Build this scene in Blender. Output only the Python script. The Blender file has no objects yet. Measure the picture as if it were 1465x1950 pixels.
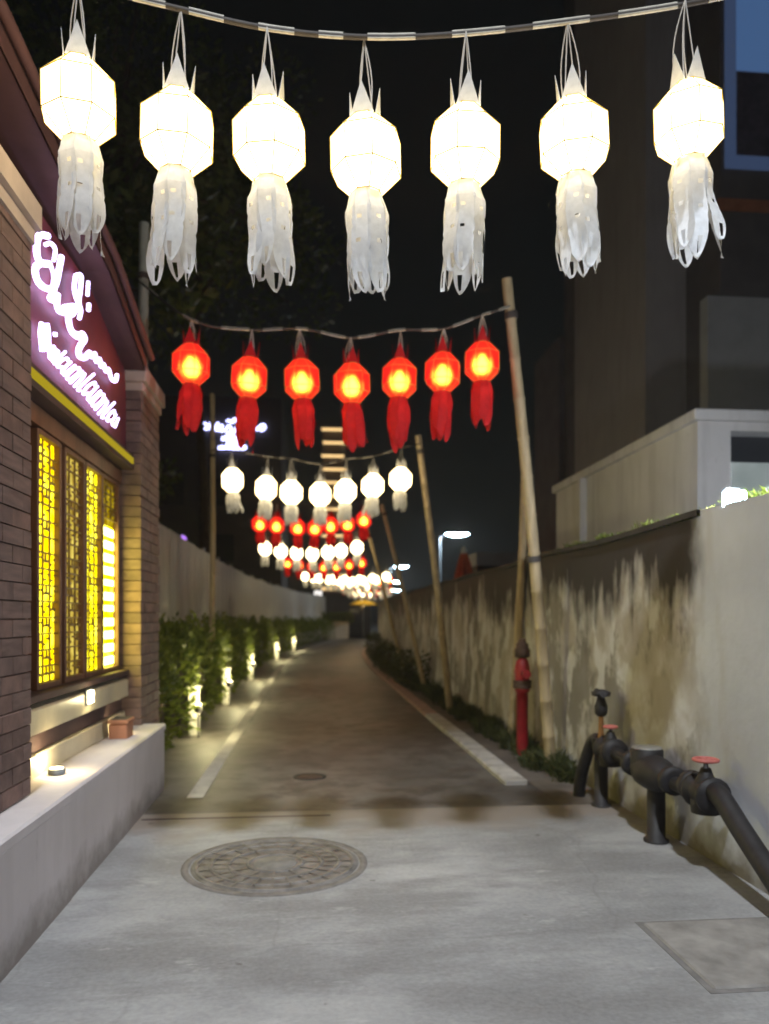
import bpy, math, random
from mathutils import Vector, Matrix
random.seed(7)
S = bpy.context.scene
C = S.collection
R = math.radians

# ------------------------------------------------------------------ camera
CAM_H, YAW, FPX, CX, HY = 1.55, math.atan(0.095), 1466.0, 732.5, 1177.0
cam = bpy.data.cameras.new('camera')
cam.sensor_fit = 'HORIZONTAL'; cam.sensor_width = 36.0; cam.lens = 36.0 * FPX / 1465.0
cam.shift_y = (HY - 975.0) / 1465.0
cam.clip_start = 0.05; cam.clip_end = 1500
cam.dof.use_dof = True; cam.dof.focus_distance = 2.9; cam.dof.aperture_fstop = 2.2
co = bpy.data.objects.new('camera', cam); C.objects.link(co)
co.location = (0, 0, CAM_H); co.rotation_euler = (R(90), 0, -YAW)
S.camera = co

# ------------------------------------------------------------------ night sky and a faint moon
w = bpy.data.worlds.new('World'); S.world = w; w.use_nodes = True
wn = w.node_tree.nodes; wl = w.node_tree.links
sky = wn.new('ShaderNodeTexSky'); sky.sky_type = 'NISHITA'; sky.sun_disc = False
sky.sun_elevation = R(4); sky.sun_rotation = R(200); sky.air_density = 1.2; sky.dust_density = 3.0
bg = wn['Background']; bg.inputs['Strength'].default_value = 0.0014
wl.new(sky.outputs[0], bg.inputs['Color'])
sun = bpy.data.lights.new('moon', 'SUN'); sun.energy = 0.02; sun.angle = R(0.5); sun.color = (0.8, 0.88, 1.0)
so = bpy.data.objects.new('moon', sun); C.objects.link(so); so.rotation_euler = (R(50), 0, R(-20))
S.view_settings.view_transform = 'Standard'; S.view_settings.look = 'None'
S.view_settings.exposure = 0.0; S.view_settings.gamma = 1.0; S.view_settings.use_curve_mapping = False
S.cycles.use_denoising = True
S.cycles.max_bounces = 6; S.cycles.diffuse_bounces = 3; S.cycles.glossy_bounces = 2
S.cycles.transmission_bounces = 4; S.cycles.transparent_max_bounces = 8
S.cycles.sample_clamp_indirect = 4.0
S.cycles.caustics_reflective = False; S.cycles.caustics_refractive = False
try: S.cycles.use_light_tree = True
except Exception: pass

# ------------------------------------------------------------------ photo measurements -> street coordinates (Y runs along the lane)
def ray(px, py):
    u = (px - CX) / FPX
    return (math.sin(YAW) + u * math.cos(YAW), math.cos(YAW) - u * math.sin(YAW), (HY - py) / FPX)
def at_d(px, py, d):
    r = ray(px, py); return Vector((r[0] * d, r[1] * d, CAM_H + r[2] * d))
def at_y(px, py, Y): r = ray(px, py); return at_d(px, py, Y / r[1])
def at_x(px, py, X): r = ray(px, py); return at_d(px, py, X / r[0])
def at_z(px, py, Z=0.0): r = ray(px, py); return at_d(px, py, (Z - CAM_H) / r[2])
def bend(Y): return 0.0026 * max(0.0, Y - 21.0) ** 2           # the lane bends right far away

# ------------------------------------------------------------------ mesh helper
class MB:
    def __init__(s): s.v = []; s.f = []; s.sm = []
    def add(s, vs, fs, smooth=False):
        o = len(s.v); s.v += [tuple(p) for p in vs]
        s.f += [tuple(i + o for i in f) for f in fs]; s.sm += [smooth] * len(fs)
        return s
    def box(s, x0, x1, y0, y1, z0, z1, bev=0.0):
        if bev <= 0:
            vs = [(x, y, z) for z in (z0, z1) for y in (y0, y1) for x in (x0, x1)]
            return s.add(vs, [(0, 2, 3, 1), (4, 5, 7, 6), (0, 1, 5, 4), (2, 6, 7, 3), (0, 4, 6, 2), (1, 3, 7, 5)])
        b = bev
        lo = [(x0, y0), (x1, y0), (x1, y1), (x0, y1)]
        oc = [(x0 + b, y0), (x1 - b, y0), (x1, y0 + b), (x1, y1 - b), (x1 - b, y1), (x0 + b, y1), (x0, y1 - b), (x0, y0 + b)]
        ins = [(x0 + b, y0 + b), (x1 - b, y0 + b), (x1 - b, y0 + b), (x1 - b, y1 - b), (x1 - b, y1 - b), (x0 + b, y1 - b), (x0 + b, y1 - b), (x0 + b, y0 + b)]
        vs = [(x, y, z0) for x, y in oc] + [(x, y, z1 - b) for x, y in oc] + [(x, y, z1) for x, y in ins]
        fs = [tuple(range(7, -1, -1))] + [(i, (i + 1) % 8, 8 + (i + 1) % 8, 8 + i) for i in range(8)]
        fs += [(8 + i, 8 + (i + 1) % 8, 16 + (i + 1) % 8, 16 + i) for i in range(8)] + [tuple(range(16, 24))]
        return s.add(vs, fs)
    def tube(s, pts, rad, n=8, caps=True, smooth=True):
        pts = [Vector(p) for p in pts]; k = len(pts)
        rs = rad if isinstance(rad, (list, tuple)) else [rad] * k
        vs = []; fs = []; prev = None
        for i, p in enumerate(pts):
            t = (pts[min(i + 1, k - 1)] - pts[max(i - 1, 0)])
            t = t.normalized() if t.length > 1e-9 else Vector((0, 0, 1))
            if prev is None:
                a = Vector((0, 0, 1)) if abs(t.z) < 0.9 else Vector((1, 0, 0))
                u = t.cross(a).normalized()
            else:
                u = (prev - t * prev.dot(t)); u = u.normalized() if u.length > 1e-9 else t.orthogonal().normalized()
            prev = u; v = t.cross(u)
            for j in range(n):
                a = 2 * math.pi * j / n
                vs.append(p + (u * math.cos(a) + v * math.sin(a)) * rs[i])
        for i in range(k - 1):
            for j in range(n):
                fs.append((i * n + j, i * n + (j + 1) % n, (i + 1) * n + (j + 1) % n, (i + 1) * n + j))
        s.add(vs, fs, smooth)
        if caps:
            s.add(vs[:n], [tuple(range(n - 1, -1, -1))]); s.add(vs[-n:], [tuple(range(n))])
        return s
    def lathe(s, prof, n=16, c=(0, 0, 0), axis='z', smooth=True, caps=True, phase=0.0):
        vs = []; fs = []; k = len(prof)
        for r, h in prof:
            for j in range(n):
                a = 2 * math.pi * (j + phase) / n
                p = (r * math.cos(a), r * math.sin(a), h)
                if axis == 'y': p = (p[0], p[2], p[1])
                if axis == 'x': p = (p[2], p[0], p[1])
                vs.append((p[0] + c[0], p[1] + c[1], p[2] + c[2]))
        for i in range(k - 1):
            for j in range(n):
                fs.append((i * n + j, i * n + (j + 1) % n, (i + 1) * n + (j + 1) % n, (i + 1) * n + j))
        s.add(vs, fs, smooth)
        if caps:
            s.add(vs[:n], [tuple(range(n - 1, -1, -1))]); s.add(vs[-n:], [tuple(range(n))])
        return s
    def sheet(s, rows):                                   # grid of points
        m = len(rows[0]); vs = [p for r in rows for p in r]
        fs = [(i * m + j, i * m + j + 1, (i + 1) * m + j + 1, (i + 1) * m + j) for i in range(len(rows) - 1) for j in range(m - 1)]
        return s.add(vs, fs)
    def leaf(s, p, d, L, W, up=None):
        d = d.normalized(); a = up or Vector((random.gauss(0, 1), random.gauss(0, 1), random.gauss(0, 1)))
        u = d.cross(a)
        if u.length < 1e-6: u = d.orthogonal()
        u = u.normalized() * W * 0.5
        s.add([p, p + d * L * 0.45 + u, p + d * L, p + d * L * 0.45 - u], [(0, 1, 2, 3)])
    def mesh(s, name, mat):
        me = bpy.data.meshes.new(name); me.from_pydata(s.v, [], s.f); me.update()
        me.polygons.foreach_set('use_smooth', s.sm)
        if mat: me.materials.append(mat)
        return me
    def build(s, name, mat, parent=None, local=False):
        if parent is not None and not local:
            o = wloc(parent); s.v = [(x - o.x, y - o.y, z - o.z) for x, y, z in s.v]
        ob = bpy.data.objects.new(name, s.mesh(name, mat)); C.objects.link(ob); ob.parent = parent
        return ob
def wloc(o):
    p = Vector((0, 0, 0))
    while o is not None: p += o.location; o = o.parent
    return p
def thing(name, label, cat, loc=(0, 0, 0), group=None):
    o = bpy.data.objects.new(name, None); C.objects.link(o); o.location = loc; o.empty_display_size = 0.1
    return tag(o, label, cat, group)
def tag(o, label, cat, group=None):
    o['label'] = label; o['category'] = cat
    if group: o['group'] = group
    return o
def struct(o, label=None): o['kind'] = 'structure'; 
def inst(name, me, parent, loc=(0, 0, 0), rotz=0.0):
    o = bpy.data.objects.new(name, me); C.objects.link(o); o.parent = parent; o.location = loc; o.rotation_euler = (0, 0, rotz); return o
def copy_tree(o, parent=None):
    c = o.copy(); C.objects.link(c); c.parent = parent
    for ch in list(o.children): copy_tree(ch, c)
    return c
def point_light(name, loc, energy, color, radius=0.05, parent=None):
    l = bpy.data.lights.new(name, 'POINT'); l.energy = energy; l.color = color; l.shadow_soft_size = radius
    o = bpy.data.objects.new(name, l); C.objects.link(o)
    if parent is not None: o.parent = parent; o.location = Vector(loc) - wloc(parent)
    else: o.location = loc
    return o

# ------------------------------------------------------------------ materials
def nodes(name):
    m = bpy.data.materials.new(name); m.use_nodes = True
    return m, m.node_tree.nodes, m.node_tree.links, m.node_tree.nodes['Principled BSDF']
def noise(n, l, scale, detail=4, rough=0.55, coord=None, vec=(1, 1, 1)):
    tc = n.new('ShaderNodeTexCoord'); mp = n.new('ShaderNodeMapping'); mp.inputs['Scale'].default_value = vec
    l.new(tc.outputs[coord or 'Object'], mp.inputs['Vector'])
    t = n.new('ShaderNodeTexNoise'); t.inputs['Scale'].default_value = scale; t.inputs['Detail'].default_value = detail
    t.inputs['Roughness'].default_value = rough; l.new(mp.outputs[0], t.inputs['Vector']); return t.outputs['Fac']
def ramp(n, l, fac, stops):
    r = n.new('ShaderNodeValToRGB'); e = r.color_ramp.elements
    while len(e) < len(stops): e.new(0.5)
    for i, (p, c) in enumerate(stops):
        e[i].position = p; e[i].color = (c[0], c[1], c[2], 1) if isinstance(c, tuple) else (c, c, c, 1)
    l.new(fac, r.inputs[0]); return r.outputs[0]
def mixc(n, l, fac, a, b, mode='MIX'):
    m = n.new('ShaderNodeMix'); m.data_type = 'RGBA'; m.blend_type = mode
    for sock, v in ((m.inputs[0], fac), (m.inputs[6], a), (m.inputs[7], b)):
        if isinstance(v, (int, float)): sock.default_value = v
        elif isinstance(v, tuple): sock.default_value = (v[0], v[1], v[2], 1)
        else: l.new(v, sock)
    return m.outputs[2]
def bump(n, l, h, bs, strength=0.3, dist=0.01):
    b = n.new('ShaderNodeBump'); b.inputs['Strength'].default_value = strength; b.inputs['Distance'].default_value = dist
    l.new(h, b.inputs['Height']); l.new(b.outputs[0], bs.inputs['Normal'])
def M(name, col, rough=0.7, var=0.25, scale=6.0, metal=0.0, bmp=0.15, vec=(1, 1, 1)):
    m, n, l, b = nodes(name)
    f = noise(n, l, scale, 5, 0.6, vec=vec)
    lo = tuple(c * (1 - var) for c in col); hi = tuple(min(1, c * (1 + var)) for c in col)
    l.new(ramp(n, l, f, [(0.3, lo), (0.7, hi)]), b.inputs['Base Color'])
    b.inputs['Roughness'].default_value = rough; b.inputs['Metallic'].default_value = metal
    if bmp: bump(n, l, noise(n, l, scale * 9, 3), b, bmp, 0.004)
    return m
def E(name, col, strength):
    m = bpy.data.materials.new(name); m.use_nodes = True; n = m.node_tree.nodes; l = m.node_tree.links
    n.remove(n['Principled BSDF']); e = n.new('ShaderNodeEmission')
    e.inputs['Color'].default_value = (*col, 1); e.inputs['Strength'].default_value = strength
    l.new(e.outputs[0], n['Material Output'].inputs[0]); return m
def paper(name, col, trans=0.5):
    m, n, l, b = nodes(name)
    b.inputs['Roughness'].default_value = 0.8
    f = noise(n, l, 30, 3)
    c = ramp(n, l, f, [(0.3, tuple(x * 0.85 for x in col)), (0.7, col)])
    l.new(c, b.inputs['Base Color'])
    t = n.new('ShaderNodeBsdfTranslucent'); l.new(c, t.inputs['Color'])
    mx = n.new('ShaderNodeMixShader'); mx.inputs[0].default_value = trans
    l.new(b.outputs[0], mx.inputs[1]); l.new(t.outputs[0], mx.inputs[2])
    l.new(mx.outputs[0], n['Material Output'].inputs[0]); return m
def red_shell():
    m = bpy.data.materials.new('red_paper_shell'); m.use_nodes = True; n = m.node_tree.nodes; l = m.node_tree.links
    n.remove(n['Principled BSDF'])
    rf = n.new('ShaderNodeBsdfRefraction'); rf.inputs['Color'].default_value = (1.0, 0.34, 0.08, 1)
    rf.inputs['Roughness'].default_value = 0.8; rf.inputs['IOR'].default_value = 1.28
    e = n.new('ShaderNodeEmission'); e.inputs['Color'].default_value = (1.0, 0.012, 0.018, 1); e.inputs['Strength'].default_value = 1.7
    mx = n.new('ShaderNodeMixShader'); mx.inputs[0].default_value = 0.45
    l.new(rf.outputs[0], mx.inputs[1]); l.new(e.outputs[0], mx.inputs[2])
    l.new(mx.outputs[0], n['Material Output'].inputs[0]); return m

def concrete_apron():
    m, n, l, b = nodes('apron_concrete')
    big = noise(n, l, 0.42, 7, 0.66, vec=(1, 1.5, 1)); mid = noise(n, l, 1.1, 7, 0.7, vec=(0.7, 1.7, 1)); fine = noise(n, l, 38, 4)
    c = ramp(n, l, big, [(0.34, (0.17, 0.17, 0.175)), (0.48, (0.31, 0.31, 0.315)), (0.64, (0.46, 0.455, 0.45))])
    c = mixc(n, l, ramp(n, l, mid, [(0.46, 0.0), (0.60, 0.8)]), c, (0.20, 0.195, 0.195))
    c = mixc(n, l, ramp(n, l, noise(n, l, 2.4, 6, 0.7, vec=(1, 2.2, 1)), [(0.60, 0.0), (0.70, 0.5)]), c, (0.55, 0.54, 0.53))
    c = mixc(n, l, 0.16, c, ramp(n, l, fine, [(0.35, 0.16), (0.65, 0.46)]))
    c = mixc(n, l, ramp(n, l, noise(n, l, 120, 2, .5), [(0.66, 0.0), (0.74, 0.35)]), c, (0.12, 0.115, 0.11))
    tc = n.new('ShaderNodeTexCoord'); sp = n.new('ShaderNodeSeparateXYZ'); l.new(tc.outputs['Object'], sp.inputs[0])
    wob = n.new('ShaderNodeMath'); wob.operation = 'MULTIPLY_ADD'; wob.inputs[1].default_value = 1.6; l.new(noise(n, l, 1.5, 5), wob.inputs[0]); l.new(sp.outputs['Y'], wob.inputs[2])
    mr = n.new('ShaderNodeMapRange'); mr.inputs[1].default_value = 6.3; mr.inputs[2].default_value = 6.75; l.new(wob.outputs[0], mr.inputs[0])
    c = mixc(n, l, mr.outputs[0], c, (0.25, 0.215, 0.19))
    vo = n.new('ShaderNodeTexVoronoi'); vo.feature = 'DISTANCE_TO_EDGE'; vo.inputs['Scale'].default_value = 0.55
    mv = n.new('ShaderNodeMix'); mv.data_type = 'VECTOR'; mv.inputs[0].default_value = 0.16
    tn = n.new('ShaderNodeTexNoise'); tn.inputs['Scale'].default_value = 3.0; tn.inputs['Detail'].default_value = 6
    l.new(tc.outputs['Object'], tn.inputs['Vector']); l.new(tc.outputs['Object'], mv.inputs[4]); l.new(tn.outputs['Color'], mv.inputs[5]); l.new(mv.outputs[1], vo.inputs['Vector'])
    c = mixc(n, l, ramp(n, l, vo.outputs['Distance'], [(0.0, 0.16), (0.005, 0.0)]), c, (0.07, 0.065, 0.06))
    c = mixc(n, l, ramp(n, l, noise(n, l, 7, 3, .5), [(0.70, 0.0), (0.74, 0.6)]), c, (0.1, 0.09, 0.08))
    l.new(c, b.inputs['Base Color']); b.inputs['Roughness'].default_value = 0.7
    bump(n, l, noise(n, l, 60, 5), b, 0.2, 0.003); return m
def road_mat():
    m, n, l, b = nodes('worn_road_concrete')
    big = noise(n, l, 0.5, 6, 0.6, vec=(1, 0.5, 1)); mid = noise(n, l, 3, 6, 0.65)
    c = ramp(n, l, big, [(0.34, (0.055, 0.05, 0.047)), (0.5, (0.13, 0.12, 0.112)), (0.66, (0.19, 0.175, 0.165))])
    c = mixc(n, l, ramp(n, l, mid, [(0.46, 0.0), (0.6, 0.75)]), c, (0.055, 0.046, 0.042))
    l.new(c, b.inputs['Base Color']); b.inputs['Roughness'].default_value = 0.6
    bump(n, l, noise(n, l, 50, 5), b, 0.3, 0.005); return m
def stained_plaster():
    m, n, l, b = nodes('mouldy_wall_plaster')
    tc = n.new('ShaderNodeNewGeometry'); sp = n.new('ShaderNodeSeparateXYZ'); l.new(tc.outputs['Position'], sp.inputs[0])
    def nz(s_, d, r_, vec, off):
        mp = n.new('ShaderNodeMapping'); mp.inputs['Scale'].default_value = vec; mp.inputs['Location'].default_value = off
        l.new(tc.outputs['Position'], mp.inputs['Vector']); t = n.new('ShaderNodeTexNoise'); t.inputs['Scale'].default_value = s_
        t.inputs['Detail'].default_value = d; t.inputs['Roughness'].default_value = r_
        l.new(mp.outputs[0], t.inputs['Vector']); return t.outputs['Fac']
    def mad(a, k, c_):
        ma = n.new('ShaderNodeMath'); ma.operation = 'MULTIPLY_ADD'; ma.inputs[1].default_value = k
        l.new(a, ma.inputs[0])
        if isinstance(c_, (int, float)): ma.inputs[2].default_value = c_
        else: l.new(c_, ma.inputs[2])
        return ma.outputs[0]
    def rng_(v, a, b_):
        mr = n.new('ShaderNodeMapRange'); mr.inputs[1].default_value = a; mr.inputs[2].default_value = b_; l.new(v, mr.inputs[0]); return mr.outputs[0]
    c = ramp(n, l, nz(1.6, 5, .55, (1, 1, 1), (3, 1, 0)), [(0.34, (0.40, 0.37, 0.35)), (0.5, (0.52, 0.50, 0.49)), (0.64, (0.66, 0.66, 0.70))])
    c = mixc(n, l, ramp(n, l, nz(2.0, 5, .58, (1, 1, .8), (0, 7, 2)), [(0.48, 0.0), (0.58, 0.65)]), c, (0.35, 0.305, 0.245))
    c = mixc(n, l, ramp(n, l, nz(1.7, 5, .6, (1, 1, .75), (9, 2, 5)), [(0.50, 0.0), (0.57, 0.8)]), c, (0.19, 0.175, 0.155))
    c = mixc(n, l, ramp(n, l, nz(2.6, 4, .5, (1, 1, .7), (4, 12, 7)), [(0.56, 0.0), (0.61, 0.85)]), c, (0.64, 0.64, 0.66))
    drip = nz(7.0, 3, .5, (1, 1, .07), (1, 1, 1))
    edge = mad(drip, 0.9, mad(nz(1.6, 6, .6, (1, 1, .5), (2, 4, 8)), 2.2, sp.outputs['Z']))
    c = mixc(n, l, rng_(edge, 3.05, 3.45), c, (0.035, 0.031, 0.031))
    # newer, unstained render at the near end of the wall, ragged where it meets the old
    near = rng_(mad(nz(2.2, 5, .6, (1, 1, 1), (6, 6, 6)), 0.5, sp.outputs['Y']), 5.28, 5.0)
    pale = ramp(n, l, nz(1.1, 5, .6, (1, 1, 1), (1, 8, 3)), [(0.35, (0.50, 0.52, 0.57)), (0.65, (0.62, 0.64, 0.69))])
    pale = mixc(n, l, ramp(n, l, nz(2.4, 5, .6, (1, 1, .25), (8, 1, 3)), [(0.55, 0.0), (0.68, 0.5)]), pale, (0.42, 0.40, 0.37))
    c = mixc(n, l, near, c, pale)
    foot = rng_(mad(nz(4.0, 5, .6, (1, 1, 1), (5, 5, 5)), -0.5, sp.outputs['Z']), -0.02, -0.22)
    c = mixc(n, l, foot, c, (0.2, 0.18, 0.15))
    l.new(c, b.inputs['Base Color']); b.inputs['Roughness'].default_value = 0.85
    bump(n, l, nz(16, 5, .6, (1, 1, 1), (0, 0, 0)), b, 0.35, 0.01); return m
def clean_plaster(name, col, streak=(0.3, 0.28, 0.26), amt=0.5):
    m, n, l, b = nodes(name)
    c = ramp(n, l, noise(n, l, 1.2, 5, 0.6), [(0.3, tuple(x * 0.84 for x in col)), (0.7, col)])
    st = ramp(n, l, noise(n, l, 3.2, 5, 0.6, vec=(1.6, 1.6, 0.16)), [(0.5, 0.0), (0.7, amt)])
    c = mixc(n, l, st, c, streak)
    tc = n.new('ShaderNodeNewGeometry'); sp = n.new('ShaderNodeSeparateXYZ'); l.new(tc.outputs['Position'], sp.inputs[0])
    ma = n.new('ShaderNodeMath'); ma.operation = 'MULTIPLY_ADD'; ma.inputs[1].default_value = -0.45; l.new(noise(n, l, 3.5, 6, .65), ma.inputs[0]); l.new(sp.outputs['Z'], ma.inputs[2])
    mr = n.new('ShaderNodeMapRange'); mr.inputs[1].default_value = -0.02; mr.inputs[2].default_value = -0.2; mr.inputs[4].default_value = 0.8; l.new(ma.outputs[0], mr.inputs[0])
    c = mixc(n, l, mr.outputs[0], c, (0.24, 0.21, 0.19))
    c = mixc(n, l, ramp(n, l, noise(n, l, 11, 4, .6), [(0.64, 0.0), (0.70, 0.4)]), c, streak)
    l.new(c, b.inputs['Base Color']); b.inputs['Roughness'].default_value = 0.8
    bump(n, l, noise(n, l, 20, 5, 0.6), b, 0.2, 0.006); return m
def glow_glass(name, stops, scale, strength, vec=(1, 1, 1)):
    m = bpy.data.materials.new(name); m.use_nodes = True; n = m.node_tree.nodes; l = m.node_tree.links
    n.remove(n['Principled BSDF']); e = n.new('ShaderNodeEmission')
    l.new(ramp(n, l, noise(n, l, scale, 3, 0.5, vec=vec), stops), e.inputs['Color']); e.inputs['Strength'].default_value = strength
    l.new(e.outputs[0], n['Material Output'].inputs[0]); return m
def leafmat(name, a, b_):
    m, n, l, b = nodes(name)
    g = n.new('ShaderNodeNewGeometry')
    c = ramp(n, l, g.outputs['Random Per Island'], [(0.0, a), (1.0, b_)])
    l.new(c, b.inputs['Base Color']); b.inputs['Roughness'].default_value = 0.5
    t = n.new('ShaderNodeBsdfTranslucent'); l.new(c, t.inputs['Color'])
    mx = n.new('ShaderNodeMixShader'); mx.inputs[0].default_value = 0.35
    l.new(b.outputs[0], mx.inputs[1]); l.new(t.outputs[0], mx.inputs[2])
    l.new(mx.outputs[0], n['Material Output'].inputs[0]); return m

m_apron = concrete_apron(); m_road = road_mat()
m_ground = M('bare_soil', (0.09, 0.075, 0.06), 0.9, 0.3, 2)
m_verge = M('verge_concrete', (0.13, 0.11, 0.095), 0.85, 0.35, 3, bmp=0.3)
def worn_paint():
    m, n, l, b = nodes('worn_white_paint')
    c = ramp(n, l, noise(n, l, 3, 5), [(0.35, (0.36, 0.34, 0.33)), (0.65, (0.56, 0.54, 0.52))])
    c = mixc(n, l, ramp(n, l, noise(n, l, 9, 6, .7), [(0.54, 0.0), (0.64, 0.5)]), c, (0.2, 0.185, 0.175))
    l.new(c, b.inputs['Base Color']); b.inputs['Roughness'].default_value = 0.75; return m
m_white_paint = worn_paint()
m_red_paint = M('faded_red_kerb_paint', (0.36, 0.22, 0.18), 0.75, 0.35, 5)
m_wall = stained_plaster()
m_plaster = clean_plaster('pale_wall_plaster', (0.58, 0.61, 0.67), (0.40, 0.39, 0.38), 0.6)
m_white_wall = clean_plaster('white_annex_plaster', (0.66, 0.65, 0.66), (0.42, 0.41, 0.42), 0.6)
m_coping = M('mouldy_coping', (0.04, 0.037, 0.035), 0.9, 0.4, 6, bmp=0.4)
m_tower = clean_plaster('grey_tower_render', (0.30, 0.28, 0.29), (0.2, 0.18, 0.18), 0.5)
m_tower_dark = M('dark_tower_cladding', (0.09, 0.08, 0.085), 0.7, 0.2, 2)
m_tower_pale = M('pale_tower_panel', (0.36, 0.37, 0.4), 0.6, 0.12, 2)
m_clad = M('brown_brick_cladding', (0.19, 0.125, 0.108), 0.8, 0.3, 9, bmp=0.4, vec=(1, 0.4, 3))
m_bricks = [m_clad, M('brown_brick_dark', (0.17, 0.11, 0.096), 0.8, 0.3, 9, bmp=0.4), M('brown_brick_red', (0.205, 0.127, 0.106), 0.8, 0.3, 7, bmp=0.4)]
m_joint = M('dark_mortar', (0.10, 0.07, 0.062), 0.95, 0.2, 10)
m_trim = M('cream_stone_trim', (0.52, 0.42, 0.36), 0.7, 0.12, 5)
m_maroon = M('maroon_sign_board', (0.15, 0.03, 0.045), 0.6, 0.15, 4)
m_roof = M('red_roof_fascia', (0.085, 0.035, 0.032), 0.75, 0.2, 5)
m_soffit = M('dark_soffit', (0.07, 0.04, 0.04), 0.8, 0.2, 4)
m_wood = M('brown_window_wood', (0.16, 0.075, 0.04), 0.55, 0.3, 8, vec=(1, 1, 0.2))
m_lattice = M('gilded_lattice', (0.22, 0.14, 0.04), 0.5, 0.3, 12)
m_plinth = clean_plaster('mauve_plinth_render', (0.66, 0.61, 0.62), (0.48, 0.44, 0.44), 0.45)
m_sill = M('cream_sill_tile', (0.6, 0.54, 0.4), 0.35, 0.12, 5, bmp=0.05)
m_terra = M('terracotta', (0.38, 0.17, 0.1), 0.8, 0.2, 8)
m_iron = M('dark_cast_iron', (0.02, 0.018, 0.02), 0.6, 0.45, 11, metal=0.1, bmp=0.3)
m_cover = M('worn_cover_iron', (0.2, 0.185, 0.17), 0.6, 0.45, 7, metal=0.2, bmp=0.5)
m_rust = M('rusty_iron', (0.085, 0.05, 0.035), 0.8, 0.4, 12, bmp=0.4)
m_redp = M('red_hydrant_paint', (0.33, 0.018, 0.025), 0.5, 0.2, 9, bmp=0.1)
m_handle = M('red_valve_paint', (0.5, 0.14, 0.12), 0.5, 0.15, 9)
m_lid = M('pale_meter_lid', (0.6, 0.62, 0.6), 0.4, 0.1, 9)
m_brass = M('old_brass', (0.3, 0.15, 0.06), 0.45, 0.3, 12, metal=0.6)
m_bamboo = M('pale_bamboo', (0.42, 0.33, 0.2), 0.6, 0.25, 7, vec=(3, 3, 0.4))
m_pvc = M('grey_plastic_pipe', (0.42, 0.42, 0.36), 0.5, 0.12, 5)
m_cable = M('dark_cable', (0.06, 0.05, 0.045), 0.7, 0.2, 20)
m_tape = M('pale_cable_tape', (0.5, 0.47, 0.4), 0.5, 0.2, 20)
m_cord = M('grey_flex_cord', (0.5, 0.48, 0.46), 0.6, 0.1, 20)
m_wire = M('gold_frame_trim', (0.7, 0.47, 0.08), 0.6, 0.1, 20)
m_wpaper = paper('white_cut_paper', (0.80, 0.82, 0.86), 0.45)
m_rpaper = paper('red_cut_paper', (0.78, 0.03, 0.04), 0.55)
m_rshell = red_shell()
m_wglow = E('lit_white_lantern_paper', (1.0, 0.78, 0.41), 8.5)
m_bulb = E('warm_bulb', (1.0, 0.56, 0.18), 42.0)
m_sheet = M('grey_sheet_metal', (0.46, 0.45, 0.44), 0.55, 0.25, 1.6, vec=(1, 1, 0.3), bmp=0.05)
m_post = M('galvanised_post', (0.3, 0.29, 0.27), 0.5, 0.2, 6, metal=0.4)
m_bark = M('dark_bark', (0.07, 0.05, 0.035), 0.9, 0.35, 8, bmp=0.6, vec=(2, 2, 0.5))
m_leaf_tree = leafmat('tree_leaf', (0.045, 0.065, 0.012), (0.12, 0.15, 0.04))
m_leaf_hedge = leafmat('hedge_leaf', (0.07, 0.11, 0.012), (0.22, 0.26, 0.04))
m_grass = leafmat('grass_blade', (0.035, 0.05, 0.015), (0.1, 0.11, 0.04))
m_dark = M('dark_facade', (0.05, 0.042, 0.04), 0.8, 0.2, 1)
m_glassdark = M('dark_glass', (0.02, 0.022, 0.03), 0.15, 0.1, 1, bmp=0)
m_lampmetal = M('lamp_post_paint', (0.3, 0.33, 0.35), 0.5, 0.1, 6)
m_ledwhite = E('cold_white_led', (0.55, 0.82, 1.0), 60.0)
m_warmled = E('warm_white_led', (1.0, 0.8, 0.45), 22.0)
m_violet = E('violet_white_neon', (0.66, 0.55, 1.0), 5.5)
m_blueneon = E('blue_white_neon', (0.5, 0.52, 1.0), 6.0)
m_ystrip = E('yellow_led_strip', (0.8, 0.6, 0.03), 0.5)
m_yblock = E('yellow_white_light_block', (1.0, 0.93, 0.16), 16.0)

# ------------------------------------------------------------------ setting: ground, apron, road, line, kerb, verge
def strip_sheet(name, x0, x1, y0, y1, z, mat, step=1.0, b=True):
    rows = []; n = max(1, int((y1 - y0) / step))
    for i in range(n + 1):
        y = y0 + (y1 - y0) * i / n; o = bend(y) if b else 0
        a = x0(y) if callable(x0) else x0; c = x1(y) if callable(x1) else x1
        rows.append([(a + o, y, z), (c + o, y, z)])
    ob = MB().sheet(rows).build(name, mat); struct(ob); return ob
g = MB().sheet([[(-160, -40, -0.012), (160, -40, -0.012)], [(-160, 260, -0.012), (160, 260, -0.012)]]).build('ground', m_ground); struct(g)
apron = strip_sheet('concrete_apron', -6.0, 6.0, -8.0, 6.22, 0.0, m_apron, 20, False)
road = strip_sheet('road', -1.9, 2.05, 6.235, 64.0, -0.004, m_road, 1.0)
verge = strip_sheet('verge', 2.05, 2.6, 6.235, 60.0, 0.0, m_verge, 1.0)
bed = strip_sheet('planting_bed', -2.7, -1.9, 7.1, 60.0, 0.0, m_ground, 1.0)
line = strip_sheet('white_edge_line', -1.07, -0.93, 6.75, 56.0, 0.001, m_white_paint, 0.5)
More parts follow.
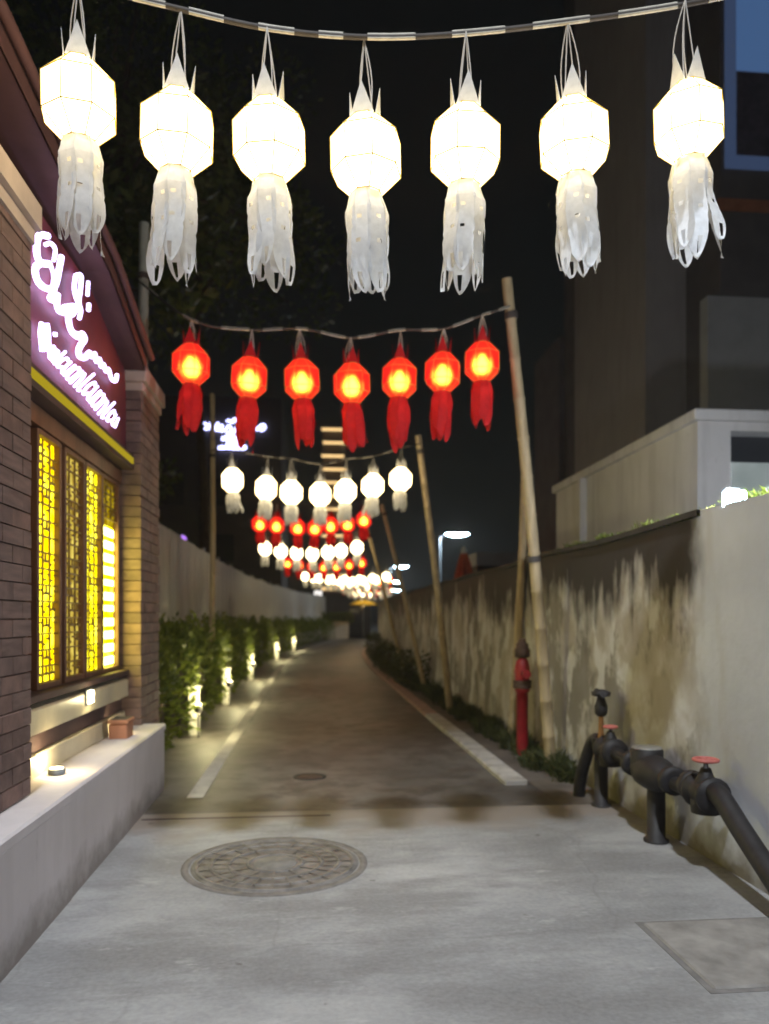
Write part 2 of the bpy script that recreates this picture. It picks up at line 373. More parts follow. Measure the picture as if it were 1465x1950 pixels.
# construction joint and a patched strip across the lane
jt = MB().box(-1.3, 0.15, 6.05, 6.075, -0.01, 0.0022).build('expansion_joint', m_joint, apron)
kerb = bpy.data.objects.new('kerb', None); C.objects.link(kerb); kerb['kind'] = 'structure'
for paint, mt, ya, yb in (('w', m_white_paint, 7.0, 12.0), ('r', m_red_paint, 12.0, 44.0)):
    me = MB().box(-0.11, 0.11, 0.004, 0.996, -0.02, 0.05, 0.014).mesh('kerb_stone', mt)
    y = ya
    while y < yb:
        b0, b1 = bend(y), bend(y + 1)
        inst('kerb_stone', me, kerb, (1.9 + b0 + random.uniform(-.006, .006), y, random.uniform(-.006, .004)), math.atan2(b0 - b1, 1))
        y += 1.0

# manhole cover: concrete collar, iron disc, raised ribs, centre plate
mc = at_z(525, 1645)
mh = thing('manhole_cover', 'large round iron manhole cover set in the foreground concrete', 'manhole', (mc.x, mc.y, 0))
Z0 = Vector((mc.x, mc.y, 0))
MB().lathe([(0.58, -0.02), (0.58, 0.004), (0.535, 0.006), (0.53, -0.01)], 48, Z0, caps=False).build('collar', M('collar_concrete', (0.2, 0.18, 0.16), 0.9, 0.3, 8, bmp=0.4), mh)
disc = MB().lathe([(0.001, 0.004), (0.5, 0.004), (0.522, 0.0), (0.525, -0.02)], 48, Z0, caps=False).build('disc', m_cover, mh)
rb = MB()
for r0 in (0.17, 0.29, 0.40, 0.49):
    rb.lathe([(r0 - .012, 0.003), (r0 - .009, 0.012), (r0 + .009, 0.012), (r0 + .012, 0.003)], 40, Z0, caps=False)
for k in range(24):
    a = k * math.pi / 12; c, s_ = math.cos(a), math.sin(a); t = Vector((-s_, c, 0)) * 0.008
    p0 = Z0 + Vector((c, s_, 0)) * (0.18 if k % 2 == 0 else 0.30); p1 = Z0 + Vector((c, s_, 0)) * 0.485
    up = Vector((0, 0, 0.011))
    rb.add([p0 - t + up, p0 + t + up, p1 + t + up, p1 - t + up], [(0, 1, 2, 3)])
rb.build('rib', m_cover, disc)
MB().lathe([(0.001, 0.013), (0.12, 0.013), (0.135, 0.004)], 28, Z0, caps=False).build('centre_plate', M('cover_plate', (0.2, 0.19, 0.175), 0.7, 0.3, 9, bmp=0.4), disc)
vc = at_z(590, 1479)
v = thing('valve_cover', 'small reddish round valve cover on the road between the painted edges', 'valve cover', (vc.x, vc.y, 0))
MB().lathe([(0.16, -0.02), (0.16, 0.003), (0.13, 0.004), (0.125, -0.006)], 28, vc, caps=False).build('ring', m_iron, v)
MB().lathe([(0.001, 0.002), (0.118, 0.002), (0.122, -0.01)], 28, vc, caps=False).build('lid', m_rust, v)
# square concrete hatch, bottom right
ht = thing('access_hatch', 'square concrete access slab sunk in the ground at lower right', 'hatch', (2.05, 3.4, 0))
MB().box(1.64, 2.47, 3.03, 3.78, -0.05, 0.0025).build('frame', M('hatch_gap', (0.19, 0.18, 0.175), 0.9, 0.3, 8), ht)
MB().box(1.67, 2.44, 3.06, 3.75, -0.05, 0.012, 0.008).build('slab', M('hatch_concrete', (0.27, 0.255, 0.24), 0.85, 0.35, 5, bmp=0.4), ht)

# ------------------------------------------------------------------ left shop
XP, XW = -1.50, -1.72
shop = thing('shop_building', 'brown brick clad shop with maroon sign board and glowing yellow lattice windows', 'shop', (-1.9, 4.5, 0))
MB().box(-7.0, XW - 0.05, 1.0, 7.8, 0.0, 3.95).build('wall', m_joint, shop)
PLX = -1.32
MB().box(-1.80, PLX, 4.39, 7.1, 0.0, 0.545, .006).build('plinth', m_plinth, shop); MB().box(-1.80, PLX + .006, 0.9, 4.383, 0.0, 0.545, .006).build('plinth', m_plinth, shop)
cap = MB().box(-1.80, PLX + 0.012, 0.9, 7.115, 0.547, 0.60, 0.012).build('plinth_cap', m_plinth, shop)
def pier(y0, y1, name, zlow=0.602):
    p = MB().box(XW - 0.04, XP - 0.022, y0 + 0.022, y1 - 0.022, zlow, 3.7).build(name, m_joint, shop)
    h = 0.094; z = zlow + 0.003; k = 0; po = wloc(p)
    ylo = max(y0, 3.1)
    while z + h < 3.66:
        if ylo > y0: MB().box(XW, XP, y0, ylo - .003, z + 0.003, z + h - 0.004, 0.003).build('cladding_course', m_bricks[0], p)
        y = ylo - (.135 if k % 2 else 0.0)
        while y < y1 - .02:
            a, b_ = max(y, ylo), min(y + .27, y1); dx = random.uniform(-0.003, 0.003)
            if b_ - a > .03: MB().box(XW, XP + dx, a + .002 if a > y0 else a, b_ - .003 if b_ < y1 else b_, z + 0.003, z + h - 0.004, 0.003).build('brick', random.choice(m_bricks), p)
            y += .27
        z += h; k += 1
    cp = MB()
    for a, z0, z1 in ((0.02, 3.56, 3.64), (0.05, 3.64, 3.78)):
        cp.box(XW - 0.02, XP + a, y0 - a * 0.6, y1 + a * 0.6, z0 + .001, z1, 0.012)
    cp.build('capital', m_trim, p)
    return p
pier(1.0, 4.30, 'brick_pier'); pier(6.98, 7.81, 'brick_pier', 0.0)
board = MB().box(XW - 0.05, -1.63, 4.30, 6.98, 2.99, 4.0).build('sign_board', m_maroon, shop)
MB().box(-1.635, -1.60, 4.30, 6.98, 2.985, 3.03, 0.008).build('board_edging', m_soffit, shop)
MB().box(XW - 0.06, -1.56, 4.31, 6.97, 2.855, 2.98).build('lintel', m_soffit, shop)
MB().box(-1.558, -1.545, 4.33, 6.9, 2.895, 2.945).build('light_strip', m_ystrip, shop)
MB().box(XW - 0.06, -1.66, 4.31, 6.97, 2.73, 2.853, 0.01).build('window_head', m_wood, shop)
# roof: a slab whose verge drops away from the camera
RX = -1.45
A = [(0.8, 4.52), (3.76, 4.37), (5.7, 4.20), (6.92, 3.88)]
rf = MB(); rf.sheet([[(RX, y, z - 0.16), (RX, y, z), (-4.6, y, z + 1.2)] for y, z in A]); rf.sheet([[(RX, y, z - 0.16), (-4.6, y, z - 0.12)] for y, z in A])
rf.add([(RX, 6.92, 3.72), (RX, 6.92, 3.88), (-4.6, 6.92, 5.08), (-4.6, 6.92, 3.76)], [(0, 1, 2, 3)])
roof = rf.build('roof', m_roof, shop)
fa = MB(); fa.sheet([[(RX + .015, y, z - 0.17), (RX + .015, y, z + 0.02)] for y, z in A]); fa.sheet([[(RX + .015, y, z + 0.02), (RX - .07, y, z + 0.03)] for y, z in A])
fa.build('fascia', m_roof, roof)
gt = MB(); gt.tube([(RX + .05, y, z - .05) for y, z in A], 0.03, 8); gt.build('gutter', m_roof, roof)

# windows: edges read along the sill line
XG = -1.70
yy = lambda px: at_x(px, 1080, XG).y
edges = [(66, 106), (119, 152), (159, 187), (191, 219)]
zb, zt = 1.14, 2.72
g1 = glow_glass('amber_lit_glass', [(0.32, (0.55, 0.32, 0.0)), (0.5, (0.95, 0.75, 0.0)), (0.66, (1.0, 0.92, 0.05))], 9, 3.4)
g2 = glow_glass('dim_lit_glass', [(0.3, (0.12, 0.07, 0.01)), (0.5, (0.3, 0.21, 0.03)), (0.7, (0.5, 0.4, 0.08))], 9, 2.0)
g3 = glow_glass('yellow_lit_glass', [(0.32, (0.55, 0.4, 0.0)), (0.5, (0.95, 0.85, 0.0)), (0.66, (1.0, 0.95, 0.08))], 8, 3.6)
g4 = glow_glass('upper_lit_glass', [(0.3, (0.2, 0.1, 0.0)), (0.5, (0.5, 0.35, 0.0)), (0.7, (0.8, 0.6, 0.04))], 9, 0.9)
MB().box(XW - 0.05, XG - 0.03, 4.31, 6.97, 0.9, 2.73).build('window_wall', m_wood, shop)
rng = random.Random(3)
for i, (pa, pb) in enumerate(edges):
    y0, y1 = max(yy(pa), 4.36), min(yy(pb), 6.93)
    win = MB()
    f = 0.035
    for (a, b_, c, d) in ((y0 - f, y0, zb - f, zt), (y1, y1 + f, zb - f, zt), (y0, y1, zb - f, zb), (y0, y1, zt - .03, zt + .005)):
        win.box(XG - 0.028, XG + 0.03, a, b_, c, d, 0.004)
    wo = win.build('window', m_wood, shop)
    wd = y1 - y0
    if i < 3:
        MB().box(XG - 0.03, XG - 0.012, y0, y1, zb, zt - .03).build('pane', (g1, g2, g3)[i], wo)
    else:
        zs = 2.33
        MB().box(XG - 0.03, XG - 0.012, y0, y1, zs, zt - .03).build('pane', g4, wo)
        nb = 11; hh = (zs - zb) / nb
        MB().box(XG - 0.03, XG - 0.02, y0, y1, zb, zs - .002).build('backing', g3, wo)
        for k in range(nb):
            inset = 0.02 if k not in (4, 6) else 0.036
            MB().box(XG - 0.018, XG - 0.006, y0 + 0.022, y1 - 0.022, zb + k * hh + inset, zb + (k + 1) * hh - 0.024, 0.004).build('light_block', m_yblock, wo)
    la = MB(); nz = 15; dz = (zt - .03 - zb) / nz
    for k in range(nz):
        z = zb + k * dz
        if i == 3 and z < 2.30: continue
        la.box(XG - 0.006, XG + 0.012, y0, y1, z - .0045, z + .0045)
        q = wd / 3
        la.box(XG - 0.004, XG + 0.01, y0 + q - .004, y0 + q + .004, z + .006, z + dz - .006)
        la.box(XG - 0.004, XG + 0.01, y0 + 2 * q - .004, y0 + 2 * q + .004, z + .006, z + dz - .006)
        for s_ in range(3):                                  # little carved brackets of the fretwork
            cy = y0 + (s_ + .5) * q; cy += rng.uniform(-.1, .1) * q
            if rng.random() < .2: continue
            if (k + s_ + int(rng.random() < .25)) % 2 == 0:
                la.box(XG - 0.002, XG + 0.009, cy - q * .3, cy + q * .3, z + dz * .42, z + dz * .58)
                la.box(XG - 0.002, XG + 0.008, cy - .006, cy + .006, z + dz * .58, z + dz - .006)
            else:
                la.box(XG - 0.002, XG + 0.009, cy - q * .5 + .005, cy - q * .12, z + dz * .28, z + dz * .40)
                la.box(XG - 0.002, XG + 0.009, cy + q * .12, cy + q * .5 - .005, z + dz * .62, z + dz * .74)
    la.build('lattice', m_lattice, wo)
MB().box(XG - .02, -1.60, 4.31, 6.97, 1.055, 1.10, 0.008).build('window_sill', m_soffit, shop)
MB().box(XW, -1.60, 4.31, 6.95, 0.87, 1.02, 0.012).build('sill_panel', m_sill, shop)
MB().box(XW, -1.66, 4.31, 6.95, 0.74, 0.865).build('dark_panel', m_soffit, shop)
MB().box(XW, -1.63, 4.31, 6.95, 0.602, 0.735, 0.008).build('apron_panel', m_sill, shop)

# shop sign: neon strokes traced on the board's plane
XS = -1.585
def Z1(pts): return [at_x(50 + x / 7.325, 430 + y / 7.325, XS) for x, y in pts]
def Z2(pts): return [at_x(60 + x / 7.711, 590 + y / 7.711, XS) for x, y in pts]
def smooth(pts, k=5):
    out = []; P = [pts[0]] + list(pts) + [pts[-1]]
    for i in range(1, len(P) - 2):
        a, b_, c, d = P[i - 1], P[i], P[i + 1], P[i + 2]
        for j in range(k):
            t = j / k
            out.append(0.5 * ((2 * b_) + (c - a) * t + (2 * a - 5 * b_ + 4 * c - d) * t * t + (3 * b_ - a - 3 * c + d) * t ** 3))
    return out + [pts[-1]]
sp0 = at_x(150, 640, XS)
sign = thing('shop_sign', 'white violet neon script sign in two lines on the maroon board', 'sign', (XS, sp0.y, sp0.z))
strokes = [
    (Z1([(385, 480), (405, 330), (345, 245), (270, 260)]), .017), (Z1([(300, 140), (190, 130), (150, 230), (150, 400), (200, 510), (320, 530)]), .026),
    (Z1([(200, 520), (130, 580), (140, 720), (210, 830), (320, 880), (400, 830), (440, 700), (490, 430)]), .026), (Z1([(345, 560), (380, 690), (370, 820)]), .016),
    (Z1([(400, 840), (370, 950), (330, 1010), (400, 1040), (440, 960), (430, 1120), (480, 1200), (540, 1130), (520, 1220)]), .024),
    (Z1([(690, 690), (670, 850), (690, 980), (720, 1060)]), .02), (Z1([(700, 690), (765, 700), (755, 900), (735, 1060), (760, 1180), (740, 1290)]), .02),
    (Z1([(865, 780), (855, 970)]), .017), (Z1([(875, 1090), (868, 1180)]), .02),
    (Z1([(580, 1130), (690, 1130), (640, 1230), (590, 1230), (600, 1380), (650, 1490), (740, 1520)]), .026),
    (Z2([(600, 330), (690, 400), (740, 350), (780, 430), (720, 520), (690, 600), (710, 680), (780, 700), (850, 630)]), .027),
    (Z2([(840, 620), (890, 690), (930, 640), (950, 760), (1000, 720), (1020, 830), (1060, 800), (1090, 900), (1130, 870), (1160, 970), (1190, 1030), (1240, 1040), (1255, 950)]), .02),
    (Z2([(150, 200), (135, 330), (150, 480), (160, 610)]), .022), (Z2([(165, 230), (220, 400), (250, 600)]), .022), (Z2([(225, 200), (245, 330), (250, 480), (270, 640)]), .02), (Z2([(345, 330), (350, 390)]), .018)]
tops = [(300, 500), (500, 680), (760, 880), (985, 1100), (1160, 1370), (1290, 1590)]
bots = [(250, 690), (350, 800), (560, 1060), (800, 1280), (990, 1540), (1240, 1730)]
def lerp_pl(pl, t):
    t *= len(pl) - 1; i = min(int(t), len(pl) - 2); f = t - i
    return Vector((pl[i][0] + (pl[i + 1][0] - pl[i][0]) * f, pl[i][1] + (pl[i + 1][1] - pl[i][1]) * f))
rg = random.Random(11)
for k in range(15):
    t0, t1 = (k + .08) / 15, (k + .86) / 15
    a, b_, c, d = lerp_pl(tops, t0), lerp_pl(tops, t1), lerp_pl(bots, t1), lerp_pl(bots, t0)
    q = lambda u, v_: tuple(a * (1 - u) * (1 - v_) + b_ * u * (1 - v_) + c * u * v_ + d * (1 - u) * v_)
    form = k % 5
    pl = {0: [(0, .3), (.5, .05), (1, .3), (.95, .8), (.5, 1), (.05, .8), (0, .35)], 1: [(0, .1), (.05, 1), (.1, .4), (.6, .1), (.9, .4), (1, 1)],
          2: [(.5, -.25), (.45, .5), (.55, 1), (.9, .95)], 3: [(.95, .2), (.4, .05), (.05, .5), (.4, .98), (1, .75)], 4: [(0, .1), (.1, .8), (.5, 1), (.9, .7), (.95, .1), (1, 1)]}[form]
    strokes.append((Z2([q(u, v_) for u, v_ in pl]), .0125))
for pts, r_ in strokes:
    MB().tube(smooth(pts), r_ * .74, 8).build('letter', m_violet, sign)

# ------------------------------------------------------------------ small lights and the pot on the plinth
def uplight(px, py, z, label, energy):
    p = at_z(px, py, z); p.x = max(min(p.x, -1.40), -1.54); 
    t = thing('spot_lamp', label, 'lamp', (p.x, p.y, z), 'spot lamps on the shop ledge')
    MB().lathe([(0.045, 0.0), (0.05, 0.012), (0.05, 0.03), (0.04, 0.038)], 16, p).build('housing', m_lampmetal, t)
    MB().lathe([(0.001, 0.043), (0.036, 0.041), (0.038, 0.037)], 16, p, caps=False).build('lens', m_warmled, t)
    point_light('spot_glow', p + Vector((0, 0, 0.09)), energy, (1.0, 0.8, 0.42), 0.03, t)
uplight(92, 1475, 0.601, 'warm spot lamp on the plinth at the near end of the windows', 6.0)
uplight(183, 1402, 0.601, 'warm spot lamp on the plinth in front of the lower yellow panel', 7.0)
uplight(212, 1400, 0.601, 'small warm spot lamp on the plinth beside the terracotta pot', 3.0)
wl_p = at_x(174, 1327, -1.575)
t = thing('wall_lamp', 'bright square lamp fixed to the cream panel under the windows', 'lamp', wl_p)
MB().box(-1.60, -1.585, wl_p.y - .07, wl_p.y + .07, wl_p.z - .055, wl_p.z + .055, 0.004).build('plate', m_lampmetal, t)
MB().box(-1.585, -1.57, wl_p.y - .055, wl_p.y + .055, wl_p.z - .042, wl_p.z + .042, 0.004).build('lens', m_warmled, t)
point_light('panel_glow', (-1.5, wl_p.y, wl_p.z), 2.0, (1.0, .85, .45), .05, t)
pp = at_z(226, 1392, 0.60)
t = thing('terracotta_planter', 'square terracotta planter at the far end of the shop plinth', 'planter', (-1.5, 6.35, 0.6))
pm = MB(); pm.box(-1.58, -1.44, 6.2, 6.42, 0.602, 0.72, 0.01); pm.box(-1.59, -1.43, 6.19, 6.43, 0.722, 0.75, 0.008); pm.build('pot', m_terra, t)
MB().box(-1.575, -1.445, 6.205, 6.415, 0.722, 0.754).build('soil', m_ground, t)

# ------------------------------------------------------------------ right boundary wall
WX = 2.55
bw = thing('boundary_wall', 'long plastered boundary wall with black mould and ochre stains on the right', 'wall', (WX, 20, 0))
mb = MB(); rows = []; y = 4.85; ys = []
while y < 60: ys.append(y); y += 0.35
def wtop(y): return 2.21 + 0.012 * math.sin(y * 1.7)
for y in ys:
    o = WX + bend(y); rows.append([(o, y, 0.0), (o, y, 0.7), (o, y, 1.4), (o, y, wtop(y)), (o + 0.18, y, wtop(y)), (o + 0.18, y, 0.0)])
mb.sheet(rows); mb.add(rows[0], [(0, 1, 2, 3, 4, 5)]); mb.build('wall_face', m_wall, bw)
cpg = MB(); cpg.sheet([[(WX + bend(y) - .025, y, wtop(y) + .002), (WX + bend(y) - .025, y, wtop(y) + .045), (WX + bend(y) + .205, y, wtop(y) + .05), (WX + bend(y) + .205, y, wtop(y) + .002)] for y in ys])
cpg.build('coping', m_coping, bw)
pw = thing('plastered_wall', 'clean pale plastered wall section beside the black pipe at right edge', 'wall', (WX, 3, 0))
nw = MB(); rows = []
for i in range(24):
    y = -3 + i * (4.845 + 3) / 23; rows.append([(WX - .002, y, 0), (WX - .002, y, 1.1), (WX - .002, y, 2.26 - .012 * math.sin(y * 2)), (WX + .2, y, 2.26), (WX + .2, y, 0)])
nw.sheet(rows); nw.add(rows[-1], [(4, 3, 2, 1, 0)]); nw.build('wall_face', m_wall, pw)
# grass and creepers (countless): wall foot, wall top
gr = MB(); rn = random.Random(5)
def tuft(x, y, z, n, h, spread):
    for _ in range(n):
        a = rn.uniform(0, 6.283); r_ = rn.uniform(0, spread); p = Vector((x + r_ * math.cos(a), y + r_ * math.sin(a), z))
        d = Vector((rn.gauss(0, .45), rn.gauss(0, .45), 1)).normalized(); L = h * rn.uniform(.4, 1.15); u = d.cross(Vector((rn.gauss(0, 1), rn.gauss(0, 1), 0))).normalized() * rn.uniform(.004, .009)
        tip = p + d * L + Vector((d.x, d.y, -.4)) * L * .35
        gr.add([p - u, p + u, p + d * L * .6 + u * .8, p + d * L * .6 - u * .8, tip], [(0, 1, 2, 3), (3, 2, 4)])
for i in range(420):
    y = 7.0 + 7.5 * rn.random() ** 1.2; hmul = 0.6 + .6 * math.sin(y * 2.3) ** 2
    tuft(WX - 0.04 - abs(rn.gauss(0, .11)) * min(1, (y - 6.6)), y, 0, 14, 0.26 * hmul, .07)
for i in range(200):
    y = rn.uniform(14, 30); tuft(WX - .05 - abs(rn.gauss(0, .16)) + bend(y), y, 0, 12, 0.3 + .25 * math.sin(y) ** 2, .1)
g_ = gr.build('verge_grass', m_grass); g_['kind'] = 'stuff'; g_['label'] = 'dark grass tufts along the foot of the stained wall'; g_['category'] = 'grass'
gr = MB()
for i in range(170):
    y = rn.uniform(3.2, 8.2); tuft(WX + rn.uniform(.05, .2), y, 2.24, 7, 0.055 + .05 * math.sin(y * 4) ** 2, .06)
g_ = gr.build('wall_top_weeds', m_leaf_hedge); g_['kind'] = 'stuff'; g_['label'] = 'low green weeds growing along the wall top'; g_['category'] = 'weeds'
# dark shrubs at the far foot of the wall
def blob_leaves(mb, c, rx, ry, rz, n, L, W, rr):
    for _ in range(n):
        d = Vector((rr.gauss(0, 1), rr.gauss(0, 1), rr.gauss(0, 1))).normalized(); s_ = rr.uniform(.55, 1.05)
        p = Vector((c[0] + d.x * rx * s_, c[1] + d.y * ry * s_, max(0.02, c[2] + d.z * rz * s_)))
        mb.leaf(p, d + Vector((rr.gauss(0, .6), rr.gauss(0, .6), rr.gauss(0, .6) + .2)), L * rr.uniform(.6, 1.3), W * rr.uniform(.7, 1.2))
for k, (px, Y, h) in enumerate(((724, 17.5, .85), (716, 22, .95), (708, 28, 1.1))):
    x = WX - .38 + bend(Y)
    sh = thing('wall_shrub', ['dark low shrub at the foot of the stained wall, nearest of three', 'dark low shrub at the wall foot, middle of three', 'dark low shrub at the wall foot, farthest of three'][k], 'shrub', (x, Y, 0), 'shrubs along the wall foot')
    lm = MB()
    for j in range(4): blob_leaves(lm, (x + rn.uniform(-.1, .1), Y + (j - 1.5) * .7, h * .45), .32, .6, h * .5, 260, .09, .05, rn)
    lm.build('foliage', m_grass, sh)
    st = MB()
    for j in range(5): st.tube([(x, Y + (j - 2) * .3, 0), (x + rn.uniform(-.1, .1), Y + (j - 2) * .4, h * .6)], [.02, .008], 6)
    st.build('stem', m_bark, sh)

# ------------------------------------------------------------------ fire hydrant standpipe
hp = at_x(995, 1400, 2.36)
hy = thing('fire_hydrant', 'red standpipe fire hydrant with rusty cap against the stained wall', 'hydrant', (hp.x, hp.y, 0))
B0 = Vector((hp.x, hp.y, 0))
MB().lathe([(.064, 0), (.064, .72), (.085, .725), (.085, .76)], 18, B0).build('standpipe', m_redp, hy)
fl = MB().lathe([(.1, .762), (.105, .77), (.105, .80), (.1, .806)], 18, B0); fl.lathe([(.1, .808), (.105, .812), (.105, .845), (.1, .85)], 18, B0); fl.build('flange', m_rust, hy)
MB().lathe([(.08, .852), (.088, .9), (.084, 1.0), (.065, 1.07), (.045, 1.1)], 18, B0).build('bonnet', m_redp, hy)
MB().lathe([(.05, 1.102), (.085, 1.11), (.088, 1.2), (.07, 1.215), (.07, 1.26), (.045, 1.275), (.035, 1.32)], 16, B0).build('cap', m_rust, hy)
for s_ in (-1, 1):
    MB().lathe([(.035, .07 * 1), (.035, .15), (.048, .152), (.048, .19)], 12, B0 + Vector((0, 0, .93)), axis='y').build('outlet', m_redp, hy) if s_ > 0 else \
    MB().lathe([(.035, -.07), (.035, -.15), (.048, -.152), (.048, -.19)], 12, B0 + Vector((0, 0, .93)), axis='y').build('outlet', m_redp, hy)

# ------------------------------------------------------------------ water pipe with meter and valves along the wall
PX = 2.38
wp = thing('water_pipe', 'black iron water pipe with meter, valves and riser along the wall', 'pipe', (PX, 5.2, 0))
def PP(px, py, dx=0): return at_x(px, py, PX + dx)
post1 = PP(1250, 1500); post2 = PP(1145, 1450)
rise = [Vector((PX, post2.y, .50)), Vector((PX, post2.y - .25, .49)), Vector((PX, post1.y + .35, .47)), Vector((PX, post1.y - .35, .46)), Vector((PX, 4.58, .50)), Vector((PX, 4.40, .52))]
MB().tube(rise, .048, 14).build('run_pipe', m_iron, wp)
MB().tube(smooth([Vector((PX, 4.42, .52)), Vector((PX, 4.28, .5)), Vector((PX, 4.05, .36)), Vector((PX - .01, 3.6, .12)), Vector((PX - .02, 3.35, .02))], 6), .06, 14).build('down_pipe', m_iron, wp)
MB().lathe([(.085, 0), (.085, .02), (.062, .022), (.062, .42), (.07, .44)], 16, (PX, post1.y, 0)).build('support_post', m_iron, wp)
MB().lathe([(.08, 0), (.08, .02), (.056, .022), (.056, .46), (.075, .48), (.075, .56)], 16, (PX, post2.y, 0)).build('support_post', m_iron, wp)
MB().tube(smooth([Vector((PX, post2.y + .02, .54)), Vector((PX - .02, post2.y + .15, .5)), Vector((PX - .05, post2.y + .32, .2)), Vector((PX - .06, post2.y + .36, .0))], 5), .052, 14).build('down_pipe', m_iron, wp)
met = MB(); my = post1.y + .05
met.lathe([(.05, -.24), (.085, -.2), (.12, -.1), (.125, .0), (.12, .1), (.085, .2), (.05, .24)], 18, (PX, my, .47), axis='y')
met.lathe([(.11, .0), (.115, .16), (.105, .17)], 18, (PX, my + .1, .45)); mo = met.build('meter_body', m_iron, wp)
ld = MB(); ld.lathe([(.001, .012), (.1, .01), (.108, 0)], 18, (PX, my + .1, .625)); ld.build('meter_lid', m_post, mo)
for yy_ in (my - .30, my + .32, 4.62):
    MB().lathe([(.06, -.03), (.095, -.03), (.095, -.003), (.095, .003), (.095, .03), (.06, .03)], 16, (PX, yy_, .475 if yy_ > 4.7 else .5), axis='y').build('flange', m_iron, wp)
def valve(y, z, hw_z, rad):
    vb = MB(); vb.lathe([(.05, -.11), (.11, -.1), (.11, -.075), (.085, -.06), (.095, 0), (.085, .06), (.11, .075), (.11, .1), (.05, .11)], 16, (PX, y, z), axis='y')
    vb.lathe([(.085, -.12), (.09, -.05), (.07, .06), (.04, .12), (.03, .15), (.014, .16), (.014, hw_z - z)], 14, (PX, y, z)); vo = vb.build('valve_body', m_iron, wp)
    hw = MB(); ring = [Vector((PX + rad * math.cos(a), y + rad * math.sin(a), hw_z)) for a in [k * math.pi / 8 for k in range(17)]]
    hw.tube(ring, .011, 8, caps=False)
    for k in range(4):
        a = k * math.pi / 2; hw.tube([Vector((PX, y, hw_z)), Vector((PX + rad * math.cos(a), y + rad * math.sin(a), hw_z))], .009, 6)
    hw.build('handwheel', m_handle, vo)
valve(4.46, .49, .69, .07)
valve(post2.y - .2, .49, .68, .05)
ri = MB(); ri.lathe([(.03, .56), (.024, .6), (.02, .74)], 12, (PX, post2.y, 0)); ri.build('riser', m_brass, wp)
hd = MB(); hd.lathe([(.03, .74), (.05, .76), (.055, .82), (.04, .86), (.03, .9), (.075, .91), (.08, .94), (.03, .96)], 14, (PX, post2.y, 0)); hd.tube([(PX, post2.y - .02, .91), (PX - .02, post2.y - .11, .93)], [.02, .028], 8); hd.tube([(PX, post2.y + .02, .91), (PX, post2.y + .1, .94)], [.02, .026], 8)
hd.build('tap_head', m_iron, wp)

# ------------------------------------------------------------------ bamboo and pipe poles
def pole(name, base, top, r0, r1, label, mat, ties=(), nodes_=True):
    base, top = Vector(base), Vector(top)
    t = thing(name, label, 'pole', base, 'poles that carry the lantern cables')
    n = 26; pts = []; rs = []
    for i in range(n + 1):
        f = i / n; p = base.lerp(top, f) + Vector((.012 * math.sin(f * 5 + r0 * 90), .01 * math.sin(f * 7), 0)); r_ = r0 + (r1 - r0) * f
        if nodes_ and 0 < i < n and i % 2 == 0:
            d = (top - base).normalized() * .018
            pts += [p - d, p, p + d]; rs += [r_ * .97, r_ * 1.12, r_ * .97]
        else: pts.append(p); rs.append(r_)
    MB().tube(pts, rs, 10).build('culm' if nodes_ else 'shaft', mat, t)
    d = (top - base).normalized()
    for f in ties:
        p = base.lerp(top, f); r_ = (r0 + (r1 - r0) * f) * 1.25
        tm = MB(); tm.tube([p - d * .03, p + d * .03], r_, 10); tm.build('tie_wire', m_cable, t)
    return t
tp = at_d(968, 530, 7.2)
pole('bamboo_pole', (2.43, 7.6, 0), tp, .062, .048, 'tall leaning bamboo pole beside the red hydrant', m_bamboo, (.93, .45))
tp2 = at_d(798, 828, 11.0)
pole('bamboo_pole', (2.3, 12.6, 0), tp2, .06, .048, 'leaning bamboo pole holding the right end of the third lantern row', m_bamboo, (.95,))
pole('bamboo_pole', (2.45, 9.2, 0), at_x(1003, 830, 2.52) , .055, .045, 'upright dim bamboo pole close behind the leaning one', m_bamboo, (.9,))
pole('bamboo_pole', (2.4, 16.0, 0), at_d(728, 960, 15.5), .055, .042, 'thin bamboo pole holding the second red row', m_bamboo, (.95,))
pole('bamboo_pole', (2.45, 20.0, 0), at_d(700, 1005, 19.0), .055, .042, 'farthest thin bamboo pole against the wall on the right', m_bamboo, (.95,))
pole('pipe_pole', (-1.78, 8.0, 0), at_d(275, 425, 8.0), .052, .05, 'pale grey pipe pole rising behind the shop corner', m_pvc, (.9,), False)
pole('bamboo_pole', (-1.70, 13.4, 0), at_d(405, 750, 13.4), .055, .042, 'slim bamboo pole standing in the hedge on the left', m_bamboo, (.8,))

# ------------------------------------------------------------------ lanterns
BR, BH = 0.165, 0.175
TAIL = 0.5
ZC = TAIL + BH                         # body centre above the thing's base (tail tip)
PR = [(-BH, .44 * BR), (-.08, BR), (.08, BR), (BH, .44 * BR)]
def ringpt(r, z, j, n=8): a = 2 * math.pi * (j + .5) / n; return Vector((r * math.cos(a), r * math.sin(a), z + ZC))
def body_mesh(mat, nm):
    mb = MB(); vs = [ringpt(r, z, j) for z, r in PR for j in range(8)]
    fs = [(i * 8 + j, i * 8 + (j + 1) % 8, (i + 1) * 8 + (j + 1) % 8, (i + 1) * 8 + j) for i in range(3) for j in range(8)]
    mb.add(vs, fs); return mb.mesh(nm, mat)
def wire_mesh():
    mb = MB(); e = 1.004
    for z, r in PR:
        mb.tube([ringpt(r * e, z * e, j) for j in range(9)], .0032, 5, caps=False)
    for j in range(8):
        mb.tube([ringpt(r * e, z * e, j) for z, r in PR], .0028, 5)
    return mb.mesh('wire_frame', m_wire)
